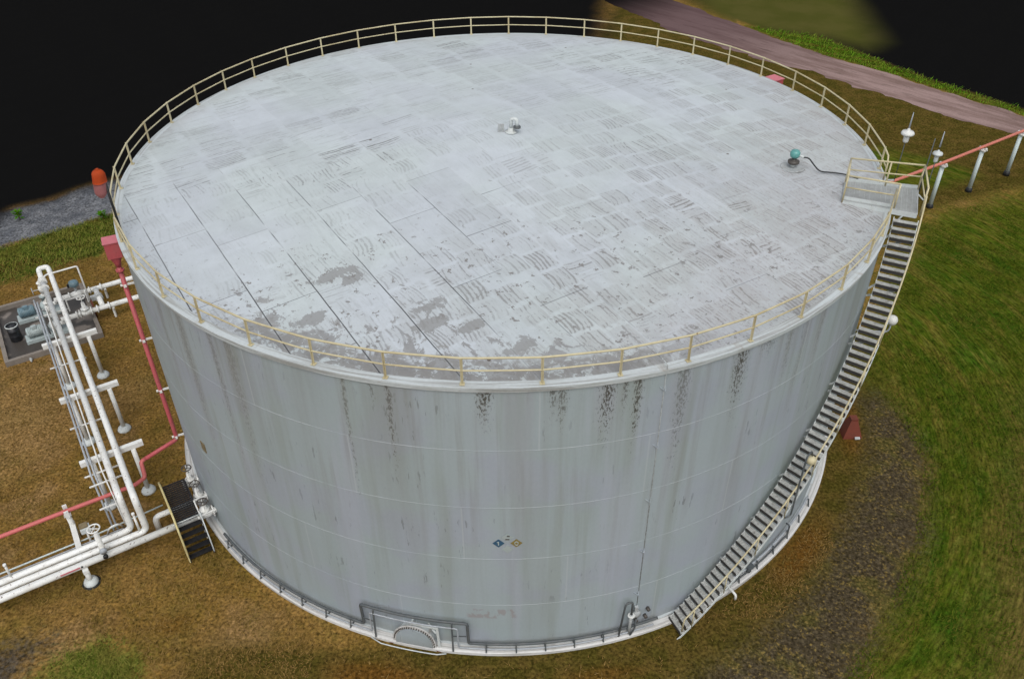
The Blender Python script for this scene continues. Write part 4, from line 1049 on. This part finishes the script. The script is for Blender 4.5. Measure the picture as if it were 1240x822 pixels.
# conduits
cz = ZB + .14
def conduit(pts, r, label, mm, grp='thin conduits along the pipe rack'):
    return tag(MB().tube(bend(pts, .18, 4), r, 8).build('conduit', mm), label, 'conduit', grp)
conduit([S(-18.62, -15.6, .7), S(-18.62, -15.6, cz), S(-18.62, -1.9, cz), S(-18.66, -1.5, 2.35), S(-18.60, -.05, .45)], .042, 'outermost grey conduit on the left of the pipe rack', M['conduit'])
conduit([S(-18.50, -15.3, .7), S(-18.50, -15.3, cz), S(-18.50, -1.9, cz), S(-18.52, -1.5, 2.35), S(-18.46, -.05, .45)], .042, 'second grey conduit in from the left of the pipe rack', M['conduit'])
conduit([S(-18.22, -14.6, .7), S(-18.22, -14.6, cz), S(-18.22, -1.2, cz), S(-18.2, -.9, 2.4), S(-18.12, .2, .75)], .03, 'thin white conduit beside the left big rack pipe', M['frame'])
conduit([S(-30, .0, .62), S(-19.6, -.02, .62), S(-16.6, -.18, .62)], .035, 'thin pale conduit behind the three low pipes', M['postwhite'], 'low conduits')
conduit([S(-30, .32, .72), S(-19.2, .32, .72), S(-18.2, .32, .72), S(-18.0, .32, .3)], .03, 'thin grey conduit tight behind the three low pipes', M['conduit'], 'low conduits')
for i, (u, z, v0, v1) in enumerate(((-13.95, ZB + .03, -18.8, -17.3), (-9.25, ZB + .03, -18.87, -17.3), (-4.45, ZB + .03, -18.85, -17.55), (-1.55, 2.32, -18.9, -17.5), (-1.0, 2.22, -18.85, -17.6), (-.35, 1.5, -18.8, -18.1))):
    lb = ['thin white strut farthest up the rack above the pump pad', 'thin white strut between the far and middle rack frames', 'thin white strut between the middle and near rack frames', 'thin white strut just past the near rack frame',
          'thin white strut above the red pipe crossing', 'short white strut below the red pipe crossing'][i]
    tag(MB().box(S((v0 + v1) / 2, u, z), (v1 - v0, .06, .045), VD, UD).build('conduit_strut', M['frame']), lb, 'strut', 'struts tying the conduits to the rack pipes')

# thin square frame pipe near the top of the rack
tag(MB().tube(bend([S(-18.0, -17.0, ZP + .05), S(-17.7, -17.35, ZP + .1), S(-16.15, -17.37, ZP + .1), S(-16.14, -16.9, .95)], .1, 4), .045, 8).build('vent_pipe', M['frame']),
    'thin white pipe bent square above the pump pad', 'pipe')

# support frame of the three low pipes and the red pipe
t_ = thing('pipe_support', 'white post with a red pipe on top beside the three low pipes', 'pipe support', S(-19.95, .3, 0))
MB().tube([S(-19.93, -.86, 0), S(-19.93, -.86, 1.42)], .10, 12).build('post', M['frame'], t_)
m = MB(); m.box(S(-19.93, -.88, 1.46), (.26, .3, .06), VD, UD); m.box(S(-19.93, -.68, 1.60), (.16, .06, .34), VD, UD); m.box(S(-19.93, -1.08, 1.60), (.16, .06, .34), VD, UD); m.build('saddle', M['pipe'], t_)
m = MB(); m.box(S(-19.93, .42, .80), (.2, 2.9, .14), VD, UD); m.build('crossbeam', M['frame'], t_)
pp = MB().tube([S(-19.93, 1.72, .1), S(-19.93, 1.72, .8)], .10, 12).build('post', M['frame'], t_)
MB().lathe([(.27, .0), (.27, .10), (.22, .22), (.13, .26)], 18, S(-19.93, 1.72, 0)).build('footing', M['greywhite'], pp)
MB().lathe([(.34, -.05), (.34, .035), (.30, .05)], 18, S(-19.93, 1.72, 0)).build('footing_base', M['cable'], pp)

jb = thing('junction_box', 'small dark topped box on a pipe stub behind the low pipes', 'box', S(-19.55, -.3, 0))
MB().tube([S(-19.5, .05, 0), S(-19.5, .05, 1.1)], .04, 8).build('stand', M['frame'], jb)
MB().box(S(-19.5, .05, 1.22), (.36, .3, .22), VD, UD).build('case', M['greywhite'], jb)
MB().box(S(-19.52, .0, 1.37), (.30, .26, .07), VD, UD).build('lid', M['platebrown'], jb)

def handwheel(c, ax, r, parent, mm, name='handwheel'):
    ax = Vector(ax).normalized(); x = Vector((1, 0, 0)) if abs(ax.x) < .9 else Vector((0, 1, 0)); x = (x - ax * x.dot(ax)).normalized(); y = ax.cross(x); c = Vector(c)
    m = MB(); m.tube([c + (x * math.cos(a) + y * math.sin(a)) * r for a in np.linspace(0, 2 * PI, 22, endpoint=False)], r * .13, 7, closed=True)
    for k in range(4):
        a = PI * k / 4 * 2; m.tube([c, c + (x * math.cos(a) + y * math.sin(a)) * r], r * .08, 6)
    m.lathe([(r * .2, -.03), (r * .2, .03)], 10, c, ax); return m.build(name, mm, parent)
def gate_valve(base, h, label, group, mm, wm, pr=.13, d=VD):
    """standing gate valve: body, two flanges, bonnet, yoke, stem, handwheel"""
    t_ = thing('gate_valve', label, 'valve', base, group); b = Vector(base)
    m = MB(); m.lathe([(pr * .9, -.28), (pr * 1.25, -.12), (pr * 1.35, 0), (pr * 1.25, .12), (pr * .9, .28)], 16, b, d); m.lathe([(pr * 1.1, 0), (pr * 1.0, pr * 1.6)], 14, b); m.build('body', mm, t_)
    m = MB()
    for s in (-.29, .29): m.lathe([(pr * 1.7, -.03), (pr * 1.7, .03)], 18, b + d * s, d)
    m.build('flange', mm, t_)
    m = MB(); m.lathe([(pr * 1.5, pr * 1.6), (pr * 1.5, pr * 1.6 + .05), (pr * .8, pr * 1.6 + .06), (pr * .6, h * .62)], 16, b); m.build('bonnet', mm, t_)
    m = MB()
    for s in (-1, 1): m.beam(b + UD * (s * pr * .8) + up * pr * 1.7, b + UD * (s * pr * .35) + up * h * .88, .03, .04)
    m.build('yoke', mm, t_)
    MB().tube([b + up * h * .5, b + up * h * 1.08], .022, 7).build('stem', M['galv'], t_)
    handwheel(b + up * h * .92, up, pr * 1.45, t_, wm)
    return t_
gate_valve(S(-15.28, -.55, .85), .95, 'farthest of three white tank valves, its dark wheel by the red pipe', 'white valves at the shell foot', M['pipe'], M['wheel'])
gate_valve(S(-15.24, .52, .85), .95, 'middle of three white tank valves beside the black steps', 'white valves at the shell foot', M['pipe'], M['wheel'])
gate_valve(S(-15.26, 1.62, 1.0), .75, 'nearest of three white tank valves, on the low white pipe', 'white valves at the shell foot', M['pipe'], M['wheel'], .14)
m = MB()
for u, z in ((-.55, .85), (.52, .85), (1.62, 1.0)): m.tube([S(-15.0, u, z), S(-14.6, u, z)], .13, 12); 
m.build('nozzles', M['pipe'], tank)
m = MB(); m.beam(S(-15.5, 1.0, 1.32), S(-14.95, 1.0, 1.32), .05, .05); m.beam(S(-15.5, 1.95, 1.32), S(-14.9, 1.95, 1.32), .05, .05); m.beam(S(-15.5, 1.0, 1.32), S(-15.5, 1.95, 1.32), .05, .05)
for u in (1.0, 1.95): m.beam(S(-15.5, u, 1.32), S(-15.5, u, 0), .05, .05)
tag(m.build('valve_stand', M['pipe']), 'small white frame round the nearest tank valve', 'stand')

# crooked vent valve across the three low pipes
gv = thing('vent_valve', 'tall white valve with spoked wheel standing on the three low pipes', 'valve', S(-19.12, 1.62, 1.1)); b = Vector(S(-19.12, 1.62, 1.12))
MB().lathe([(.09, -.02), (.09, .30), (.12, .32), (.12, .40), (.10, .42), (.10, 1.15), (.05, 1.2)], 14, b).build('body', M['pipe'], gv)
MB().tube([b + up * 1.1, b + up * 1.5], .022, 7).build('stem', M['galv'], gv)
handwheel(b + up * 1.42, up, .22, gv, M['pipe'])
MB().lathe([(.0, 0), (.13, 0), (.13, .10), (.0, .12)], 14, b + Vector((0, 0, .28)) + UD * .09, UD).build('blind_flange', M['conduit'], gv)
MB().lathe([(.0, 0), (.09, 0), (.09, .09), (.0, .1)], 12, b + Vector((0, 0, -.02)) + UD * .12, UD).build('plug', M['cable'], gv)
tag(MB().tube(bend([S(-18.85, .30, .72), S(-18.7, .55, 1.25), S(-18.35, .5, 1.25), S(-18.2, .3, .72)], .2), .035, 8).build('bypass_hose', M['pipe']), 'small white arched hose behind the spoked vent valve', 'hose')
for b, h, lb in ((S(-17.72, 1.24, 1.13), .95, 'thin white vent stub standing beside the rack pipe elbows'), (S(-22.3, .86, 1.13), .62, 'thin white vent stub on the low pipes at the left edge')):
    b = Vector(b); t_ = thing('vent_stub', lb, 'vent', b, 'vent stubs on the low pipes')
    MB().tube([b - up * .03, b + up * h], .045, 8).build('pipe', M['pipe'], t_); MB().lathe([(.06, 0), (.06, .08)], 10, b + up * h).build('cap', M['frame'], t_)

# crossover steps
xo = thing('crossover_steps', 'black grated crossover steps with pale yellow handrail over the low pipes', 'steps', S(-16.2, 1.1, 0))
def XP(v, u, z): return Vector(S(v, u, z))
m = MB()
v0, v1 = -16.42, -15.50
for k in range(20): m.box(XP((v0 + v1) / 2, -.42 + k * .118, 1.30), (v1 - v0, .055, .04), VD, UD)
for k in range(8): m.box(XP(v0 + .05 + k * (v1 - v0 - .1) / 7, .72, 1.275), (.02, 2.3, .03), VD, UD)
m.build('platform', M['black'], xo)
m = MB()
for v in (v0, v1): m.box(XP(v, .72, 1.25), (.04, 2.34, .16), VD, UD)
for v in (v0, v1):
    for u in (-.35, 1.75): m.beam(XP(v, u, 1.2), XP(v, u, 0), .05, .05)
m.build('frame', M['black'], xo)
for i in range(5):
    z = 1.08 - i * .235; u = 1.98 + i * .17
    m = MB()
    for k in range(4): m.box(XP((v0 + v1) / 2, u - .09 + k * .06, z), (v1 - v0, .035, .035), VD, UD)
    m.box(XP((v0 + v1) / 2, u, z - .024), (v1 - v0, .22, .012), VD, UD)
    m.build('step', M['black'], xo)
m = MB()
for v in (v0, v1): m.beam(XP(v, 1.86, 1.26), XP(v, 2.80, .0), .04, .20)
m.build('step_stringer', M['black'], xo)
m = MB()
for h_, w_ in ((.55, .07), (.28, .06)):
    P_ = bend([XP(v0 - .03, -.45, 1.3 + h_ * .55), XP(v0 - .03, .1, 1.3 + h_), XP(v0 - .03, 1.85, 1.3 + h_), XP(v0 - .03, 2.85, .1 + h_ * .9)], .3)
    m.tube(P_, w_ * .6, 8)
P_ = [XP(v0 - .03, -.45, 1.3), XP(v0 - .03, 1.86, 1.32), XP(v0 - .03, 2.86, .06)]
for a_, b_ in zip(P_, P_[1:]): m.beam(a_ + up * .02, b_ + up * .02, .03, .24)
m.build('handrail', M['yellow'], xo)
for u, z0, z1 in ((-.4, 1.2, 1.66), (.7, 1.2, 1.85), (1.85, 1.2, 1.85), (2.8, .05, .65)): MB().tube([XP(v0 - .03, u, z0), XP(v0 - .03, u, z1)], .03, 7).build('rail_post', M['yellow'], xo)
m = MB(); m.tube([XP(v1 + .02, 1.9, 1.45), XP(v1 + .02, 2.4, .8), XP(v1 + .02, 2.85, .1)], .025, 7); m.build('edge_bar', M['greywhite'], xo)
MB().tube([XP(v0 - .2, 1.88, 1.36), XP(v1 + .1, 1.88, 1.36)], .022, 7).build('tie_bar', M['greywhite'], xo)

# ------------------------------------------------------------------ pump pad
pad = thing('pump_pad', 'kerbed concrete pump pad with dark wet floor', 'concrete pad', S(-18.5, -17.4, 0))
va, vb, ua, ub = -20.9, -16.15, -20.25, -14.55
MB().box(S((va + vb) / 2, (ua + ub) / 2, .02), (vb - va - .3, ub - ua - .3, .08), VD, UD).build('floor', M['pad'], pad)
m = MB(); kh = .30
m.box(S((va + vb) / 2, ub - .09, kh / 2), (vb - va, .20, kh), VD, UD); m.box(S((va + vb) / 2, ua + .09, kh / 2), (vb - va, .20, kh), VD, UD)
m.box(S(va + .09, (ua + ub) / 2, kh / 2 - .001), (.20, ub - ua - .39, kh), VD, UD); m.box(S(vb - .09, (ua + ub) / 2, kh / 2 - .001), (.20, ub - ua - .39, kh), VD, UD)
m.build('kerb', M['conc'], pad)
m = MB(); m.tube(bend([S(-19.75, ub + .0, .12), S(-19.75, ub + .22, .12), S(-19.75, ub + .22, .02)], .06), .045, 8); m.lathe([(.08, 0), (.08, .1)], 10, S(-19.75, ub + .08, .12), UD); m.build('drain_valve', M['galv'], pad)

dr = thing('drum', 'black open head steel drum standing on the pump pad', 'drum', S(-20.1, -16.75, .06)); o = Vector(S(-20.1, -16.75, .06))
MB().lathe([(.29, 0), (.30, .02), (.29, .30), (.305, .32), (.29, .34), (.29, .60), (.305, .62), (.29, .64), (.29, .90)], 28, o).build('body', M['drum'], dr)
MB().lathe([(.295, .88), (.315, .885), (.315, .93), (.285, .935)], 28, o, capends=False).build('rim', M['greywhite'], dr)
MB().lathe([(.285, .90), (.02, .905)], 28, o).build('lid', M['drum'], dr)

def pump(v, u, label, mm, pm):
    t_ = thing('pump', label, 'pump', S(v, u, .06), 'pumps on the concrete pad')
    MB().box(S(v + .55, u, .15), (2.2, .72, .18), VD, UD).build('skid', M['pump'], t_)
    m = MB(); c = Vector(S(v, u, .55)); m.lathe([(.16, -.42), (.27, -.38), (.27, .34), (.22, .40)], 20, c, VD)
    for k in range(9): m.lathe([(.27, -.012), (.295, -.01), (.295, .01), (.27, .012)], 20, c + VD * (-.32 + k * .075), VD)
    m.box(c + up * .30 + UD * .1, (.24, .2, .16), VD, UD); m.build('motor', mm, t_)
    m = MB(); m.lathe([(.14, .40), (.14, .75)], 14, c, VD); m.build('coupling', M['pump'], t_)
    m = MB(); m.lathe([(.16, .72), (.25, .78), (.33, .92), (.33, 1.08), (.24, 1.2), (.14, 1.26)], 20, c, VD); m.lathe([(.12, .0), (.12, .5), (.19, .5), (.19, .56)], 14, c + VD * 1.0 + up * .1); m.build('casing', pm, t_)
    MB().tube([S(v + 1.55, u, .55), S(v + 1.2, u, .55)], .12, 12).build('suction', M['pipe'], t_)
pump(-19.25, -18.45, 'blue grey pump and motor at the far end of the pad', M['motor'], M['pump'])
pump(-19.15, -16.25, 'pale grey pump and motor beside the black drum', M['pump'], M['greywhite'])
# discharge risers under the rack pipes
for u, lb in ((-18.45, 'white riser with valve from the far pump to the hooked pipe'), (-16.25, 'white riser with valve from the near pump to the rack pipe')):
    t_ = thing('pump_riser', lb, 'pipe', S(-18.15, u, .6), 'pump discharge risers')
    b = [S(-18.15, u, 1.2), S(-18.15, u, 2.05), S(-17.95, u + .1, 2.35), S(-17.95, u + .1, ZP - .12)]
    MB().tube(bend(b, .15), .10, 12).build('pipe', M['pipe'], t_)
    m = MB(); 
    for z in (1.25, 1.6, 2.0): m.lathe([(.17, -.025), (.17, .025)], 14, S(-18.15, u, z))
    m.lathe([(.14, -.2), (.18, 0), (.14, .2)], 14, S(-18.15, u, 1.62)); m.build('valve_body', M['frame'], t_)
    handwheel(S(-18.62, u, 1.62), VD, .17, t_, M['galv']); MB().tube([S(-18.62, u, 1.62), S(-18.2, u, 1.62)], .025, 6).build('stem', M['galv'], t_)
    MB().lathe([(.0, 0), (.10, .01), (.11, .08), (.02, .1)], 12, S(-17.98, u + .35, 2.35), UD).build('gauge', M['conduit'], t_)

# suction lines to the pad from behind the tank
def suction(u, v0, label, mm):
    t_ = thing('suction_pipe', label, 'pipe', S(-15.7, u, 0), 'white suction pipes behind the tank')
    MB().tube([S(v0, u, .80), S(6, u, .80)], .135, 14).build('run', M['pipe'], t_)
    m = MB()
    for v in (-15.35, -15.95, -17.0): m.lathe([(.215, -.035), (.215, .035)], 18, S(v, u, .80), VD)
    m.build('flange', M['frame'], t_)
    return t_
s1 = suction(-18.30, -17.8, 'far white suction pipe leaving the pad beyond the tank', None)
s2 = suction(-16.15, -17.8, 'near white suction pipe leaving the pad beyond the tank', None)
lk = thing('crossover_pipe', 'short white pipe with grey coupling linking the two suction pipes', 'pipe', S(-15.66, -17.2, .8))
MB().tube([S(-15.66, -18.2, .80), S(-15.66, -16.25, .80)], .14, 14).build('run', M['pipe'], lk)
m = MB(); m.lathe([(.22, -.16), (.22, -.1), (.18, -.09), (.18, .09), (.22, .1), (.22, .16)], 18, S(-15.66, -17.35, .80), UD); m.box(S(-15.9, -17.35, .82), (.34, .22, .26), VD, UD); m.build('coupling', M['galv'], lk)
gate_valve(S(-16.55, -16.15, .80), 1.05, 'white handwheel valve on the near suction pipe', 'valves on the suction pipes', M['pipe'], M['pipe'], .14)
t_ = thing('actuated_valve', 'suction valve with a blue grey actuator at the far pad edge', 'valve', S(-16.6, -18.3, .8), 'valves on the suction pipes'); b = Vector(S(-16.6, -18.3, .8))
MB().lathe([(.15, -.3), (.22, 0), (.15, .3)], 16, b, VD).build('body', M['pipe'], t_); MB().lathe([(.07, .1), (.07, .55)], 10, b).build('neck', M['galv'], t_)
MB().lathe([(.12, .52), (.24, .56), (.26, .66), (.24, .80), (.1, .86)], 16, b).build('actuator', M['motor'], t_)
MB().box(b + up * .62 - VD * .3, (.1, .1, .22), VD, UD).build('limit_switch', M['cable'], t_)
m = MB(); m.beam(S(-17.25, -18.0, .78), S(-16.2, -18.0, .78), .05, .06); m.beam(S(-16.2, -18.0, 1.0), S(-16.2, -18.0, .05), .06, .06); m.beam(S(-17.25, -18.0, .8), S(-17.25, -18.0, .05), .06, .06)
tag(m.build('pipe_stand', M['frame']), 'small white stand beneath the blue grey valve actuator', 'stand')
for u in (-18.3, -16.15):
    m = MB(); m.beam(S(-15.2, u, .68), S(-15.2, u, 0), .10, .10); m.box(S(-15.2, u, .66), (.12, .36, .05), VD, UD)
    tag(m.build('pipe_stand', M['frame']), 'stub stand under the far suction pipe' if u < -17 else 'stub stand under the near suction pipe', 'stand')
MB_p = MB().tube(bend([S(-16.1, -16.5, .12), S(-16.1, -16.5, .8), S(-16.1, -16.9, 1.0)], .1), .045, 8)
tag(MB_p.build('drain_pipe', M['rustred']), 'small rusty red pipe between the suction pipes at the pad edge', 'pipe')

# loose things in the grass
def tuftplant(x, y, h, label):
    t_ = thing('young_plant', label, 'plant', (x, y, 0)); b = Vector((x, y, 0))
    MB().tube([b, b + Vector((.04, 0, h * .5)), b + Vector((.0, .03, h * .8))], [.025, .018, .008], 6).build('stem', M['straw'], t_)
    m = MB()
    for i in range(46):
        a = random.uniform(0, 2 * PI); z = h * random.uniform(.25, 1.); L = h * random.uniform(.25, .5); e = Vector((math.cos(a), math.sin(a), random.uniform(-.2, .6))).normalized(); s_ = Vector((-e.y, e.x, 0)).normalized() * L * .18
        p = b + up * z * .8; m.add([p, p + e * L * .5 + s_, p + e * L, p + e * L * .5 - s_], [(0, 1, 2, 3)])
    m.build('foliage', M['brightgrass'], t_)
tuftplant(-31.5, 16.8, .95, 'small light green plant on the grey strip at the left edge')
tuftplant(-26.0, 16.6, .8, 'small leafy plant at the grass edge near the windsock')
st_ = MB(); 
st_.lathe([(.05, 0), (.28, .02), (.33, .12), (.2, .24), (.04, .26)], 9, (23.6, 24.8, -.02)); tag(st_.build('stone', M['greywhite']), 'small pale stone lying on the bare dirt beyond the landing', 'stone')

# ------------------------------------------------------------------ camera, light, world
f_px, Dc, hc, yaw, pitch, roll = 1033.79, 32.6466, 27.2682, .009329, .650213, -.009359
fw = Vector((math.sin(yaw) * math.cos(pitch), math.cos(yaw) * math.cos(pitch), -math.sin(pitch)))
rt = Vector((math.cos(yaw), -math.sin(yaw), 0)); upv = rt.cross(fw)
r2 = rt * math.cos(roll) + upv * math.sin(roll); u2 = upv * math.cos(roll) - rt * math.sin(roll)
cam = bpy.data.cameras.new('camera'); co_ = bpy.data.objects.new('camera', cam); COL.objects.link(co_)
mw = Matrix.Identity(4)
for i in range(3): mw[i][0] = r2[i]; mw[i][1] = u2[i]; mw[i][2] = -fw[i]; mw[i][3] = (0, -Dc, hc)[i]
co_.matrix_world = mw
cam.sensor_fit = 'HORIZONTAL'; cam.sensor_width = 36; cam.lens = 36 * f_px / 1240; cam.clip_start = .5; cam.clip_end = 6000
SC.camera = co_

EL, AZS = rad(56), rad(272)     # sun elevation; direction towards the sun measured from +X
w = bpy.data.worlds.new('World'); SC.world = w; w.use_nodes = True; nt = w.node_tree; nt.nodes.clear()
sky = nt.nodes.new('ShaderNodeTexSky'); sky.sky_type = 'NISHITA'; sky.sun_disc = False; sky.sun_elevation = EL; sky.sun_rotation = PI / 2 - AZS
sky.dust_density = 4.; sky.air_density = 1.2; sky.ozone_density = 1.
hs = nt.nodes.new('ShaderNodeHueSaturation'); hs.inputs['Saturation'].default_value = .30
bg = nt.nodes.new('ShaderNodeBackground'); bg.inputs[1].default_value = .15; ow = nt.nodes.new('ShaderNodeOutputWorld')
nt.links.new(sky.outputs[0], hs.inputs['Color']); nt.links.new(hs.outputs[0], bg.inputs[0]); nt.links.new(bg.outputs[0], ow.inputs[0])
sd = bpy.data.lights.new('sun', 'SUN'); sd.energy = .7; sd.angle = rad(40); sd.color = (1, .97, .93)
so = bpy.data.objects.new('sun', sd); COL.objects.link(so)
dirv = Vector((math.cos(EL) * math.cos(AZS), math.cos(EL) * math.sin(AZS), math.sin(EL)))
so.rotation_euler = (-dirv).to_track_quat('-Z', 'Y').to_euler()
so.location = dirv * 80

vs_ = SC.view_settings; vs_.view_transform = 'Standard'; vs_.look = 'None'; vs_.exposure = .15; vs_.gamma = 1.; vs_.use_curve_mapping = False
SC.render.engine = 'CYCLES'
SC.render.resolution_x = 1024; SC.render.resolution_y = 678
